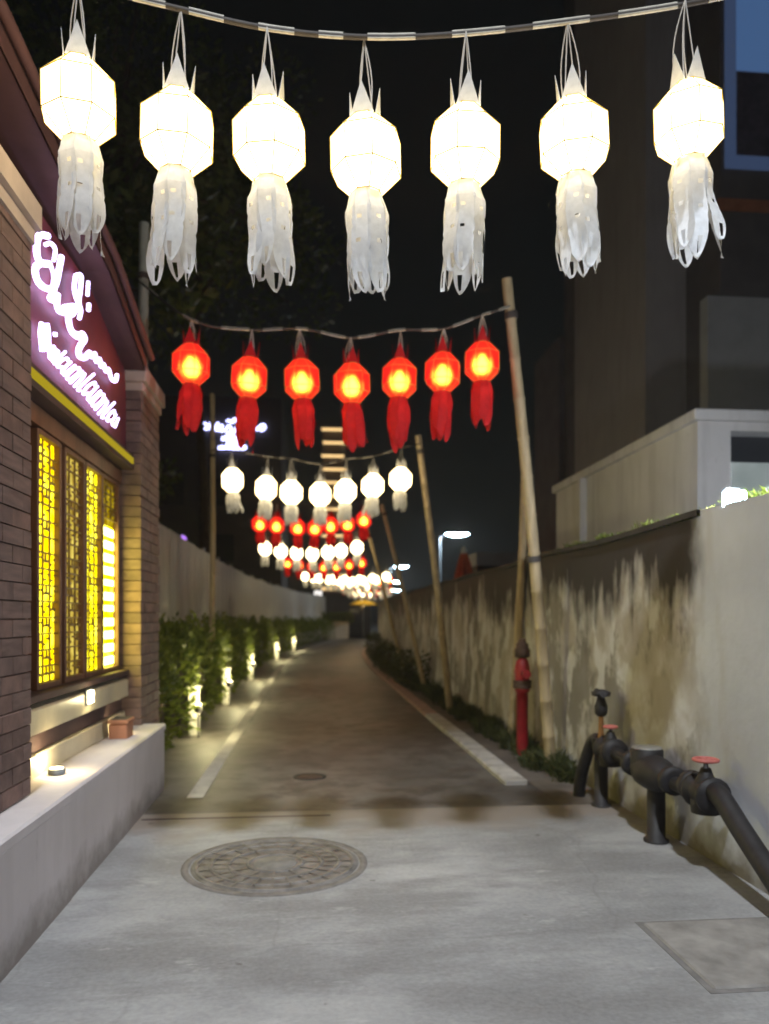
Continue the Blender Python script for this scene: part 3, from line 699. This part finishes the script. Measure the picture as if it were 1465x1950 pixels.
def peak_mesh(mat):
    mb = MB(); b0 = .055; h = .15
    P = [Vector((-b0, 0, 0)), Vector((b0, 0, 0)), Vector((0, -.012, h))]
    Q = [p + Vector((0, .0025, 0)) for p in P]
    mb.add(P + Q, [(0, 1, 2), (5, 4, 3), (0, 3, 4, 1), (1, 4, 5, 2), (2, 5, 3, 0)])
    return mb.mesh('crown_peak', mat)
def tail_mesh(mat, seed, red=False):
    rr = random.Random(seed); mb = MB(); ns = 8; split = seed % 3 == 1
    for sidx in range(ns):
        a0 = 2 * math.pi * (sidx + .25) / ns; L = TAIL * rr.uniform(.84, 1.0) * (1 if not red else (0.8 + .2 * math.cos(a0) ** 2))
        w_ = .09 if not red else .088; n = 26; off = rr.uniform(0, 6); lean = rr.uniform(-.02, .012) + (.09 if split and sidx in (1, 2) else 0)
        hole = rr.choice((1, 2)); cols = [-1, -.5, 0, .5, 1]; rows = []
        for j in range(n + 1):
            t = j / n
            r_ = .064 + .026 * min(1, t * 5) + .006 * math.sin(t * 9 + off) + lean * max(0, t - .35) - (.05 * max(0, t - .55) if red else 0)
            hw_ = w_ / 2 * (.82 if t < .12 else 1.0)
            if t > .74: hw_ *= max(0.03, math.cos((t - .74) / .26 * math.pi / 2)) ** .6 * 1.05
            if j % 6 == 4 and t < .7: hw_ *= .86
            tw = .12 * math.sin(t * 4 + off) * t
            ca, sa = math.cos(a0 + tw), math.sin(a0 + tw)
            curl = .012 * t * math.sin(off * 2)
            rows.append([Vector((ca * (r_ + curl * c) - sa * hw_ * c, sa * (r_ + curl * c) + ca * hw_ * c, TAIL * 1.0 - t * L)) for c in cols])
        for j in range(n):
            t = j / n
            for c in range(4):
                if not red and .80 < t < .93 and c == hole: continue
                if not red and .12 < t < .7 and j % 6 == 1 and c == hole: continue
                q = [rows[j][c], rows[j][c + 1], rows[j + 1][c + 1], rows[j + 1][c]]
                mb.add(q, [(0, 1, 2, 3)])
    return mb.mesh('paper_tail', mat)
def cord_mesh(L, seed):
    rr = random.Random(seed); mb = MB()
    for k in range(4):
        a = k * math.pi / 2 + .6; bx = .018 * rr.uniform(.3, 1.8)
        pts = [Vector((.045 * math.cos(a) * (1 - t) + bx * math.sin(math.pi * t) * math.cos(a + 1), .045 * math.sin(a) * (1 - t) + bx * math.sin(math.pi * t), ZC + BH - .02 + (L + .02) * t)) for t in [i / 8 for i in range(9)]]
        mb.tube(pts, .0032, 5)
    return mb.mesh('hanging_cord', m_cord)
me_wbody = body_mesh(m_wglow, 'paper_body'); me_rbody = body_mesh(m_rshell, 'paper_body')
me_wire = wire_mesh(); me_wpeak = peak_mesh(m_wpaper); me_rpeak = peak_mesh(m_rpaper)
me_wtail = [tail_mesh(m_wpaper, 20 + i) for i in range(5)]; me_rtail = [tail_mesh(m_rpaper, 40 + i, True) for i in range(3)]
me_bulb = MB().lathe([(.006, -.06), (.042, -.045), (.06, -.005), (.05, .03), (.025, .06), (.016, .085)], 12, (0, 0, ZC - .03)).mesh('bulb', m_bulb)
ORD = ['first', 'second', 'third', 'fourth', 'fifth', 'sixth', 'seventh']
def lantern(p, red, label, group, k, cordlen, detail=2, scale=1.0):
    """p = centre of the paper body"""
    t = thing('red_lantern' if red else 'white_lantern', label, 'lantern', p, group)
    t.rotation_euler = (random.uniform(-.06, .06), random.uniform(-.06, .06), random.uniform(-.3, .3)); t.scale = (scale,) * 3
    t.location = p - t.rotation_euler.to_matrix() @ Vector((0, 0, ZC * scale))
    inst('paper_body', me_rbody if red else me_wbody, t)
    tl = inst('paper_tail', (me_rtail[k % 3] if red else me_wtail[(k * 2) % 5]), t, rotz=k * .7)
    if scale < 1: tl.scale.z = .64; tl.location.z = TAIL * .36
    if red: inst('bulb', me_bulb, t)
    if detail >= 1:
        for j in range(4):
            a = j * math.pi / 2
            inst('crown_peak', me_rpeak if red else me_wpeak, t, (math.cos(a + math.pi / 2) * -.062, math.sin(a + math.pi / 2) * -.062, ZC + BH - .004), a)
        inst('hanging_cord', cord_mesh(cordlen / scale, k), t)
    if detail >= 2: inst('wire_frame', me_wire, t)
    return t
rowsdef = [
    (3.60, False, [(151, 195), (338, 255), (513, 272), (697, 300), (886, 282), (1093, 267), (1312, 235)], 'nearest white row', 2),
    (7.00, True, [(364, 695), (475, 720), (575, 724), (670, 731), (761, 722), (843, 710), (918, 690)], 'front red row', 2),
    (10.6, False, [(443, 915), (507, 930), (555, 938), (610, 942), (658, 936), (710, 925), (763, 913)], 'second white row', 2),
    (15.0, True, [(495, 998), (527, 1001), (567, 1005), (600, 1006), (630, 1001), (662, 998), (693, 990)], 'second red row', 1),
    (18.6, False, [(505, 1045), (535, 1050), (565, 1053), (595, 1055), (625, 1052), (650, 1049), (680, 1043)], 'third white row', 1),
    (24.0, True, [(548, 1073), (570, 1076), (594, 1079), (617, 1080), (641, 1079), (665, 1076), (689, 1072)], 'third red row', 1),
]
def cable(pts, label, r_, tapes=True, n=6):
    c = thing('lantern_cable', label, 'cable', pts[len(pts) // 2], 'cables the lanterns hang from')
    P = smooth(pts, 8); MB().tube(P, r_, 7).build('cable', m_cable, c)
    if tapes:
        i = 1
        while i + 4 < len(P):
            k = random.randint(3, 5); seg = P[i:i + k]
            for o in (-.4, .55): MB().tube([p + Vector((0, -.3 * r_, o * r_ * 1.3)) for p in seg], r_ * .62, 6).build('tape_wrap', m_tape, c)
            i += k + random.choice((1, 1, 2))
    return c
ROWCAB = {0: [(-160, -130), (151, -32), (338, 16), (515, 55), (700, 71), (885, 64), (1095, 40), (1318, 6), (1560, -45)]}
for ri_, (d, red, cs, rname, det) in enumerate(rowsdef):
    pts = []
    for k, (px, py) in enumerate(cs):
        p = at_y(px, py, d); L = .26 + (.015 * ((k * 7) % 5) - .03)
        if ri_ == 0:
            cp = at_y(ROWCAB[0][k + 1][0], ROWCAB[0][k + 1][1], d); L = cp.z - p.z - BH; 
        col = 'red' if red else 'white'
        lantern(p, red, f'{ORD[k]} lantern from the left in the {rname}', f'{col} paper lanterns strung over the lane', k + ri_ * 3, L, det, 1.0 if ri_ < 2 else .92)
        pts.append(Vector((p.x, p.y, p.z + BH + L)))
    if ri_ == 0:
        pts = [at_y(x, y, d) for x, y in ROWCAB[0]]
    else:
        e0, e1 = pts[0], pts[-1]; s_ = e1.x - e0.x
        L0 = {1: Vector((-1.75, 7.9, 4.95)), 2: Vector((-1.70, 13.3, 4.4))}.get(ri_, Vector((e0.x - .5, e0.y, e0.z + .22)))
        R0 = {1: at_d(972, 583, 7.2), 2: at_d(803, 845, 11.05)}.get(ri_, Vector((e1.x + .45, e1.y, e1.z + .25)))
        pts = [L0] + pts + [R0]
    cable(pts, f'taped grey cable carrying the {rname}' if ri_ < 2 else f'thin dark cable carrying the {rname}', (.013, .011, .009, .008, .008, .008)[ri_], ri_ < 3)
far = [(29.5, 583, 735, 1101, False), (31.5, 600, 738, 1104, False), (34, 640, 741, 1108, True), (36, 645, 742, 1111, False), (38, 650, 742, 1114, False), (43, 655, 741, 1120, False), (45.5, 658, 743, 1123, True), (48, 661, 742, 1126, False), (54, 668, 738, 1130, False)]
for fi, (Y, xa, xb, py, red) in enumerate(far):
    pts = []
    for k in range(7):
        f = k / 6; px = xa + (xb - xa) * f + random.uniform(-3, 3); sag = 6 * (1 - (2 * f - 1) ** 2)
        p = at_y(px, py - 3 + sag, Y); pts.append(p + Vector((0, 0, BH + .26)))
        lantern(p, red, 'tiny red lantern in the distant cluster above the yellow parasol' if red else 'tiny white lantern in the distant cluster above the yellow parasol',
                'distant red lanterns' if red else 'distant white lanterns', k + fi, .26, 1, .9)
    pts = [pts[0] + Vector((-.5, 0, .2))] + pts + [pts[-1] + Vector((.5, 0, .2))]
    cable(pts, 'thin dark cable in the distant lantern cluster', .008, False)

# ------------------------------------------------------------------ left fence of metal sheets
fx = -2.62
fence = thing('sheet_metal_fence', 'tall grey corrugated metal fence behind the hedge on the left', 'fence', (fx, 8, 0))
prof = []
for i in range(25):
    u = i / 24 * 1.04; prof.append((0.018 if (i // 2) % 2 == 0 else -0.012, u))
sm = MB().sheet([[(x, u, 0.0) for x, u in prof], [(x, u, 3.17) for x, u in prof]])
sm.sheet([[(x - .003, u, 3.17) for x, u in prof], [(x - .003, u, 0.0) for x, u in prof]])
me_sheet = sm.mesh('metal_sheet', m_sheet)
me_fp = MB().box(-.03, .03, -.03, .03, 0, 3.3).mesh('post', m_post)
y = 7.55; k = 0
while y < 58:
    b0, b1 = bend(y), bend(y + 1)
    o = inst('metal_sheet', me_sheet, fence, (b0 + random.uniform(-.008, .008), y - 8, random.uniform(-.02, .04)), math.atan2(b0 - b1, 1.0))
    if k % 3 == 0: inst('post', me_fp, fence, (b0 - .06, y - 8, 0))
    y += 1.0 if y < 30 else 1.0; k += 1
pl = at_x(345, 1022, fx)
t = thing('violet_lamp', 'small violet light on top of the grey metal fence', 'lamp', pl)
MB().box(pl.x - .05, pl.x + .05, pl.y - .28, pl.y + .28, pl.z - .05, pl.z + .01, 0.01).build('housing', m_lampmetal, t)
MB().box(pl.x + .05, pl.x + .065, pl.y - .25, pl.y + .25, pl.z - .04, pl.z + .01).build('lens', E('violet_led', (.45, .2, .9), 1.6), t)

# ------------------------------------------------------------------ hedge with spot lamps and added posts that catch their light
hd = thing('hedge', 'clipped green hedge running along the fence, lit from below', 'hedge', (-2.1, 12, 0))
hr = random.Random(9); lm = MB(); st = MB()
y = 8.6
while y < 56:
    sz = 1 + (y - 8.6) / 60; step = .42 * sz
    hz = (1.22 if y > 9.4 else 1.1) + .16 * math.sin(y * 1.9) + .12 * math.sin(y * 5.1); x0 = -2.02 + bend(y) + .06 * math.sin(y * 3.3)
    n = 520 if y < 14 else (300 if y < 26 else 170)
    Lf = .085 * sz
    for _ in range(n):
        u, v_ = hr.random(), hr.random()
        th = hr.uniform(-.3, math.pi * .98)                     # shell of the hedge: front, top, back
        rx, rz = .44, hz * .55
        p = Vector((x0 + rx * math.copysign(abs(math.cos(th)) ** .6, math.cos(th)) * hr.uniform(.78, 1.07), y + hr.uniform(-.35, .35) * sz, max(.05, hz * .47 + rz * math.copysign(abs(math.sin(th)) ** .7, math.sin(th)) * hr.uniform(.82, 1.06))))
        if th < .25: p.z = hr.uniform(.08, hz * .8)
        lm.leaf(p, Vector((math.cos(th), hr.gauss(0, .6), math.sin(th) * .8 + .25 + hr.gauss(0, .35))), Lf * hr.uniform(.4, 1.5), Lf * hr.uniform(.35, .7))
    for _ in range(10 if y < 20 else 4):                           # loose shoots standing out of the top and front
        p = Vector((x0 + hr.uniform(-.35, .5), y + hr.uniform(-.3, .3), hz * hr.uniform(.6, .98))); d = Vector((hr.gauss(.15, .35), hr.gauss(0, .3), 1)).normalized()
        for q_ in range(6): lm.leaf(p + d * (.05 * q_), (d + Vector((hr.gauss(0, .8), hr.gauss(0, .8), .2))), Lf * hr.uniform(.8, 1.6), Lf * .5)
    st.tube([(x0, y, 0), (x0 + hr.uniform(-.1, .1), y + hr.uniform(-.1, .1), hz * .6)], [.03, .012], 6)
    y += step
lm.build('foliage', m_leaf_hedge, hd); st.build('stem', m_bark, hd)['kind'] = 'stuff'
m_gpost = M('white_catch_post', (0.7, 0.68, 0.62), 0.5, 0.1, 6)
places = [(378, 10.3), (437, 14.0), (482, 19.5), (530, 28.5), (562, 36.5)]
for k, (px, Y) in enumerate(places):
    x = at_y(px, 1250, Y).x; lab = ['nearest', 'second', 'third', 'fourth', 'farthest'][k]
    t = thing('light_catch_post', f'short white post added at the hedge edge to catch lamp light, {lab} of five', 'post', (x - .07, Y + .12, 0), 'white light-catching posts along the hedge')
    MB().box(x - .14, x, Y + .05, Y + .19, 0, .62, .012).build('shaft', m_gpost, t)  # added pale post catching the lamp light, in place of lit trunks and pots
    MB().box(x - .155, x + .015, Y + .035, Y + .205, .622, .66, .012).build('cap', m_gpost, t)
    t = thing('garden_spot', f'small glowing spot lamp at the foot of the {lab} white post', 'lamp', (x + .02, Y - .16, 0), 'spot lamps along the hedge')
    MB().tube([(x + .02, Y - .16, 0), (x + .02, Y - .16, .34)], .011, 6).build('stake', m_iron, t)
    MB().lathe([(.05, 0), (.055, .02), (.055, .09), (.048, .1)], 14, (x + .02, Y - .16, .33)).build('housing', m_iron, t)
    MB().lathe([(.001, .112), (.045, .105), (.048, .101)], 14, (x + .02, Y - .16, .33), caps=False).build('lens', m_warmled, t)
    point_light('garden_glow', (x + .16, Y - .2, .5), 34.0, (1.0, .88, .45), .04, t)

# ------------------------------------------------------------------ trees behind the fence
def tree(x, y, h, crown_r, zc, zr, label, seed, nl=5200, leaf=.26):
    rr = random.Random(seed); t = thing('leafy_tree', label, 'tree', (x, y, 0), 'trees behind the fence')
    tr = MB(); top = Vector((x + rr.uniform(-.4, .4), y, zc + zr * .4))
    tr.tube(smooth([Vector((x, y, 0)), Vector((x + .15, y, h * .25)), Vector((x - .1, y + .1, h * .5)), top], 4), [.26 - .2 * i / 12 for i in range(13)], 9)
    tr.build('trunk', m_bark, t); lb = MB(); cr = MB(); cl = []
    for k in range(26):
        d = Vector((rr.gauss(0, 1), rr.gauss(0, 1), rr.gauss(0, .9))).normalized(); s_ = rr.uniform(.35, .95)
        c = Vector((x + d.x * crown_r * s_, y + d.y * crown_r * s_, zc + d.z * zr * s_)); cl.append((c, rr.uniform(.22, .38) * crown_r))
        if k < 14: lb.tube(smooth([Vector((x, y, zc - zr * .8 + rr.uniform(0, zr))), (Vector((x, y, zc)) + c) / 2 + Vector((0, 0, -.3)), c], 3), [.07, .06, .05, .045, .035, .025, .02], 6)
    lb.build('limb', m_bark, t)
    for c, r_ in cl: blob_leaves(cr, c, r_, r_, r_ * .75, nl // 26, leaf, leaf * .5, rr)
    cr.build('crown', m_leaf_tree, t)
tree(-5.4, 13.5, 10, 3.3, 8.2, 3.0, 'dark leafy tree behind the shop roof and pale pipe pole', 1)
tree(-4.4, 17.5, 15, 4.2, 12.2, 4.2, 'tall dark leafy tree rising behind the white lantern row', 2, 7000)
tree(-3.8, 27, 19, 4.6, 15.2, 5.0, 'dark tree behind the red lanterns, left of the lit tower', 3, 6000, .3)
tree(-6.6, 24, 8, 2.6, 5.6, 2.2, 'low dark tree showing over the metal fence', 4, 4000, .24)

# ------------------------------------------------------------------ white annex and grey tower on the right
an = thing('white_annex', 'low white flat roofed building above the stained wall', 'building', (4.0, 10, 0))
ax0, ax1, ay0, ay1, ah = 4.0, 9.5, 7.66, 12.3, 3.72
m_ = MB(); m_.box(ax0, ax1, ay0 + .3, ay1, 0, ah - .12); m_.build('wall', m_white_wall, an)
m_ = MB(); m_.box(ax0 - .06, ax1, ay0 - .06, ay1 + .06, ah - .118, ah, .015); m_.build('roof_edge', m_white_wall, an)
w0 = at_y(1392, 820, ay0); w1 = at_y(1600, 940, ay0)
m_ = MB(); m_.box(ax0, w0.x, ay0, ay0 + .298, 0, ah - .12); m_.box(w1.x, ax1, ay0, ay0 + .298, 0, ah - .12); m_.box(w0.x, w1.x, ay0 + .001, ay0 + .298, w0.z, ah - .12); m_.box(w0.x, w1.x, ay0 + .001, ay0 + .298, 0, w1.z - .25); m_.build('front_wall', m_white_wall, an)
wi = MB(); wi.box(w0.x, w1.x, ay0 + .25, ay0 + .29, w1.z - .25, w0.z); wi = wi.build('window', m_glassdark, an)
MB().box(w0.x + .1, w1.x, ay0 + .235, ay0 + .248, w1.z - .25, w0.z - .28).build('pane', glow_glass('pale_lit_window', [(.3, (.3, .36, .36)), (.7, (.5, .56, .55))], 1.5, .6), wi)
MB().box(w0.x, w0.x + .1, ay0 + .2, ay0 + .245, w1.z - .25, w0.z - .001).build('frame', m_tower_pale, wi)
MB().box(ax0 - .1, ax0 - .002, 10.9, 11.02, 0, ah - .13).build('downpipe', m_white_wall, an)
MB().box(ax0 - .004, ax0 + .1, 11.6, 12.0, 2.2, 2.62).build('vent', m_glassdark, an)

tw = thing('grey_tower', 'tall dim grey apartment block with blue lit window at top right', 'building', (6, 16, 0))
y1a = at_x(1230, 600, 6.0).y; y1b = at_x(1095, 600, 6.0).y; y1c = at_x(1066, 600, 6.0).y
MB().box(6.0, 7.6, y1a, y1b, 0, 22).build('pier', m_tower, tw)
MB().box(6.12, 14, y1b + .01, y1c, 0, 22).build('stair_bay', m_tower_dark, tw)
MB().box(6.0, 14, y1c + .01, 20.3, 0, 8.4).build('rear_wing', m_tower_dark, tw)
MB().box(7.2, 16, y1a + .35, y1b + 3, 0, 22).build('wall', m_tower_dark, tw)
fy = 12.2
xf = at_y(1372, 500, fy).x
MB().box(xf, xf + 8, fy, y1a + .34, 0, 22).build('front_bay', m_tower_dark, tw)
for nm, ya, yb, mt, dx in (('wall_panel', 565, 800, m_tower_pale, -.16), ('balcony_band', 378, 418, M('rusty_balcony_paint', (.28, .1, .05), .7, .2, 4), .02)):
    a = at_y(1345, ya, fy); b_ = at_y(1700, yb, fy)
    MB().box(a.x if dx < 0 else xf - .04, xf + 8, fy - .05, fy + .2, b_.z, a.z).build(nm, mt, tw)
a = at_y(1380, -160, fy); b_ = at_y(1800, 345, fy)
wo = MB().box(a.x, a.x + 2.6, fy - .06, fy - .002, b_.z, a.z).build('window', E('blue_window_frame_glow', (.14, .22, .45), .22), tw)
MB().box(a.x + .17, a.x + 2.5, fy - .075, fy - .062, b_.z + 1.6, a.z - .1).build('pane', E('blue_lit_glass', (.12, .25, .55), .4), wo)
MB().box(a.x + .17, a.x + 2.5, fy - .074, fy - .062, b_.z + .2, b_.z + 1.58, .003).build('curtain', M('dark_curtain', (.05, .045, .08), .9, .4, 5), wo)

fl_p = at_x(1397, 950, 2.62)
t = thing('flood_lamp', 'bright white flood lamp standing on the wall top at right', 'lamp', (fl_p.x, fl_p.y, 2.24))
MB().tube([(fl_p.x, fl_p.y, 2.2), (fl_p.x, fl_p.y, fl_p.z)], .015, 8).build('bracket', m_iron, t)
MB().box(fl_p.x - .05, fl_p.x + .05, fl_p.y + .005, fl_p.y + .05, fl_p.z - .06, fl_p.z + .07, .006).build('housing', m_lampmetal, t)
MB().box(fl_p.x - .075, fl_p.x + .075, fl_p.y - .03, fl_p.y + .003, fl_p.z - .05, fl_p.z + .05, .012).build('lens', m_ledwhite, t)
point_light('flood_glow', (fl_p.x + .05, fl_p.y + .1, fl_p.z + .12), 170, (.86, .92, 1.0), .06, t)

# ------------------------------------------------------------------ street lamps of the road beyond the wall
def street_lamp(base, H, arm, label, energy, col=(.75, .88, 1.0), spot=None):
    base = Vector(base); t = thing('street_lamp', label, 'street lamp', base, 'street lamps beyond the wall')
    MB().tube([base, base + Vector((0, 0, H * .5)), base + Vector((0, 0, H))], [.09, .075, .055], 10).build('post', m_lampmetal, t)
    tip = base + Vector((arm[0], arm[1], H + .18))
    MB().tube([base + Vector((0, 0, H - .02)), base + Vector((arm[0] * .5, arm[1] * .5, H + .1)), tip], .035, 8).build('arm', m_lampmetal, t)
    d = Vector((arm[0], arm[1], 0)).normalized(); s_ = Vector((-d.y, d.x, 0))
    hm = MB(); prof = [(-.15, .05, .04), (0, .16, .12), (.5, .26, .2), (1.0, .2, .15), (1.3, .04, .03)]  # head and lens oversized, so their shape takes in the lamp's glare
    def shell(up):
        rws = []
        for u, ww, hh in prof:
            rws.append([tip + d * u + s_ * (ww * math.cos(a)) + Vector((0, 0, up * hh * math.sin(a))) for a in [k * math.pi / 6 for k in range(7)]])
        return rws
    MB().sheet(shell(1)).build('head', m_lampmetal, t); MB().sheet(shell(-1)).build('lens', m_ledwhite, t)
    lp = tip + d * .4 + Vector((0, 0, -.16))
    return t, lp
for k, (px, py, d) in enumerate(((838, 1022, 48), (744, 1082, 78), (743, 1110, 108), (745, 1126, 145))):
    p = at_d(px, py, d)
    t, lp = street_lamp((p.x, p.y, 0), p.z, (.5, -.08), ['white street lamp beyond the wall, nearest and highest in the picture', 'white street lamp right of the lantern cluster, second nearest', 'white street lamp right of the lantern cluster, third nearest', 'lowest and farthest white street lamp'][k], 0)
    point_light('lamp_glow', lp, 1600, (.75, .88, 1.0), .2, t)
# the mast lamp behind the camera that lights the forecourt and throws the lantern shadows
mb_ = Vector((-2.6, -4.6, 0))
t, lp = street_lamp(mb_, 14.0, (1.4, .6), 'tall white lamp mast behind the viewer', 0)
sl = bpy.data.lights.new('mast_glow', 'SPOT'); sl.energy = 14000; sl.color = (.90, .95, 1.0); sl.shadow_soft_size = .3; sl.spot_size = R(54); sl.spot_blend = .55
slo = bpy.data.objects.new('mast_glow', sl); C.objects.link(slo); slo.parent = t; slo.location = lp - wloc(t)
slo.rotation_euler = (Vector((1.6, 1.4, 0)) - lp).to_track_quat('-Z', 'Y').to_euler()

# ------------------------------------------------------------------ behind the wall: folded parasol, shed
q = at_y(884, 1050, 20.0)
t = thing('folded_parasol', 'folded red and orange parasol showing over the wall top', 'parasol', (q.x, q.y, 0))
MB().tube([(q.x, q.y, 0), (q.x, q.y, q.z + .12)], .03, 8).build('pole', m_lampmetal, t)
rws = []
for i in range(9):
    f = i / 8; r_ = .05 + .26 * f ** .8
    rws.append([Vector((q.x + r_ * (1 + .35 * math.cos(7 * a)) * math.cos(a), q.y + r_ * (1 + .35 * math.cos(7 * a)) * math.sin(a), q.z - 1.3 * f)) for a in [k * math.pi / 21 for k in range(43)]])
MB().sheet(rws).build('canopy', M('red_orange_canvas', (.45, .09, .04), .8, .4, 3), t)
MB().lathe([(.02, .14), (.07, .06), (.08, -.04), (.03, -.1)], 10, q).build('finial', m_lid, t)
a, b_ = at_y(905, 1052, 27), at_y(1040, 1078, 27)
t = thing('shed', 'low pale roofed shed behind the wall top, right of the parasol', 'shed', (a.x, 27, 0))
MB().box(a.x + .1, b_.x + 1, 27.1, 30, 0, b_.z).build('wall', m_dark, t)
MB().box(a.x, b_.x + 1.2, 26.8, 30.2, b_.z + .002, a.z, .03).build('roof', m_tower_pale, t)

# ------------------------------------------------------------------ the far end of the lane
t = thing('far_planter', 'pale rendered planter box closing the far end of the lane', 'planter', (1.8, 57, 0))
pa, pb = at_y(615, 1184, 57), at_y(664, 1184, 57)
MB().box(pa.x, pb.x, 56.6, 57.6, 0, pa.z, .03).build('box', M('cream_planter', (.5, .44, .36), .8, .15, 2), t)
lm = MB()
for k in range(6): blob_leaves(lm, (pa.x + (pb.x - pa.x) * k / 5, 57.1, pa.z + .25), .4, .4, .4, 160, .2, .1, rn)
lm.build('foliage', m_leaf_hedge, t)
a, b_ = at_y(606, 1128, 61), at_y(706, 1150, 61)
t = thing('far_kiosk', 'dark flat roofed building at the far end of the lane', 'building', (a.x, 61, 0))
MB().box(a.x, b_.x, 61, 65, 0, a.z - .2).build('wall', m_dark, t)
MB().box(a.x - .3, b_.x + .3, 60.5, 65.2, a.z - .198, a.z).build('roof', m_soffit, t)
da, db = at_y(664, 1160, 61), at_y(694, 1205, 61)
MB().box(da.x, db.x, 60.93, 60.998, 0, da.z).build('door', m_glassdark, t)
q = at_y(606, 1132, 58)
t = thing('lit_box_sign', 'small white lit box sign at the end of the metal fence', 'sign', (q.x, 58, 0))
MB().box(q.x - .03, q.x + .03, 58.1, 58.16, 0, q.z - .3).build('post', m_post, t)
MB().box(q.x - .3, q.x + .3, 58, 58.2, q.z - .28, q.z + .28, .02).build('box', E('white_sign_glow', (1, .95, .9), 1.2), t)
q = at_y(692, 1141, 55)
t = thing('yellow_parasol', 'open yellow parasol under the distant lantern cluster', 'parasol', (q.x, 55, 0))
MB().tube([(q.x, 55, 0), (q.x, 55, q.z)], .03, 8).build('pole', m_post, t)
MB().lathe([(.02, 0), (.5, -.14), (1.0, -.36), (1.0, -.42)], 8, (q.x, 55, q.z), smooth=False, caps=False).build('canopy', M('yellow_canvas', (.8, .5, .04), .8, .1, 3), t)
pr = MB()
for k in range(8):
    a_ = k * math.pi / 4; pr.tube([(q.x, 55, q.z - .02), (q.x + .98 * math.cos(a_), 55 + .98 * math.sin(a_), q.z - .38)], .01, 4)
pr.build('rib', m_post, t)
point_light('parasol_light', (q.x, 55, q.z - .5), 25, (1, .75, .35), .08, t)  # bare point light under the canopy, without a fitting

# hotel block with its lit script sign, far left
hb = thing('hotel_block', 'dark building behind the trees that carries the blue white sign', 'building', (-8, 47, 0))
s0, s1 = at_y(372, 790, 46), at_y(520, 870, 46)
MB().box(-16, s1.x + .5, 46.3, 58, 0, s0.z + 1.2).build('wall', m_dark, hb)
for i in range(3):
    for j in range(4):
        x = s0.x - 5 + j * 2.9; z = 1.6 + i * 3.3
        if x + 1.5 < s1.x + .3: MB().box(x, x + 1.4, 46.25, 46.298, z, z + 1.6).build('window', m_glassdark, hb)
hs = thing('hotel_sign', 'small blue white neon sign with one script line over three short lines', 'sign', (s0.x, 46.2, s1.z))
def F(pts): return [at_y(370 + x / 9.77, 785 + y / 9.77, 46.15) for x, y in pts]
fs = [([(150, 230), (190, 200), (240, 250), (200, 310), (150, 280)], 1), ([(240, 330), (300, 200), (340, 210), (290, 290), (330, 340)], 1), ([(360, 330), (450, 190), (400, 320), (450, 330), (480, 260), (530, 250), (480, 340), (560, 340)], 1),
      ([(600, 170), (650, 150), (690, 190), (740, 130), (790, 130), (720, 190)], 1), ([(570, 360), (640, 250), (700, 330), (610, 410), (720, 400), (760, 330), (800, 260), (830, 330), (870, 270), (900, 330), (990, 250)], 1),
      ([(1050, 300), (1130, 270), (1180, 330), (1220, 260), (1290, 230), (1320, 280), (1260, 340), (1220, 310)], 1)]
for (z, xa, xb, n_) in ((485, 520, 920, 9), (575, 610, 800, 4), (660, 460, 970, 12)):
    for k in range(n_):
        xa_ = xa + (xb - xa) * k / n_; wd = (xb - xa) / n_ * .75
        fs.append(([(xa_, z + 28), (xa_ + wd * .3, z - 30), (xa_ + wd, z - 20), (xa_ + wd * .9, z + 28)] if k % 2 else [(xa_, z - 28), (xa_ + wd * .1, z + 28), (xa_ + wd, z + 22), (xa_ + wd, z - 28)], .8))
for pts, k in fs: MB().tube(smooth(F(pts), 4), .055 * k, 6).build('letter', m_blueneon, hs)

# far apartment tower with lit balconies
ft = thing('apartment_tower', 'narrow far tower with a stack of warm lit balconies', 'building', (5, 170, 0))
ta, tb = at_y(610, 815, 170), at_y(664, 905, 170)
MB().box(ta.x + .6, tb.x - .6, 170, 180, 0, ta.z + .5).build('wall', M('tower_facade', (.2, .16, .13), .8, .1, .2), ft)
MB().box(tb.x - 1.6, tb.x - .9, 169.4, 170, 0, ta.z + 6).build('mast', m_post, ft)
m_band = E('lit_balcony_front', (.8, .52, .22), 2.0); m_slab = M('balcony_slab', (.3, .25, .2), .8, .1, 1)
z = ta.z; k = 0
while z > 4:
    off = .5 * (k % 2)
    bo = MB().box(ta.x + off * .6, tb.x - .8 + off, 168.4, 170.2, z - .35, z).build('balcony', m_slab, ft)
    MB().box(ta.x + .3 + off * .6, tb.x - 1.1 + off, 168.35, 168.395, z - .95, z - .36).build('lit_strip', m_band, bo)
    z -= 2.9; k += 1

# ------------------------------------------------------------------ thin air volume added for a lens glare halo round the lamps
hz = MB().box(-162, 162, -42, 262, -1.1, 54).build('haze', None); hz['kind'] = 'stuff'
hz['label'] = 'thin haze volume added for a lens glare halo around the lamps'; hz['category'] = 'haze'
hm = bpy.data.materials.new('glare_haze'); hm.use_nodes = True; hn = hm.node_tree.nodes; hn.remove(hn['Principled BSDF'])
pv = hn.new('ShaderNodeVolumePrincipled'); pv.inputs['Density'].default_value = 0.0012; pv.inputs['Color'].default_value = (.9, .9, .9, 1)
pv.inputs['Anisotropy'].default_value = 0.3
hm.node_tree.links.new(pv.outputs[0], hn['Material Output'].inputs['Volume']); hz.data.materials.append(hm)
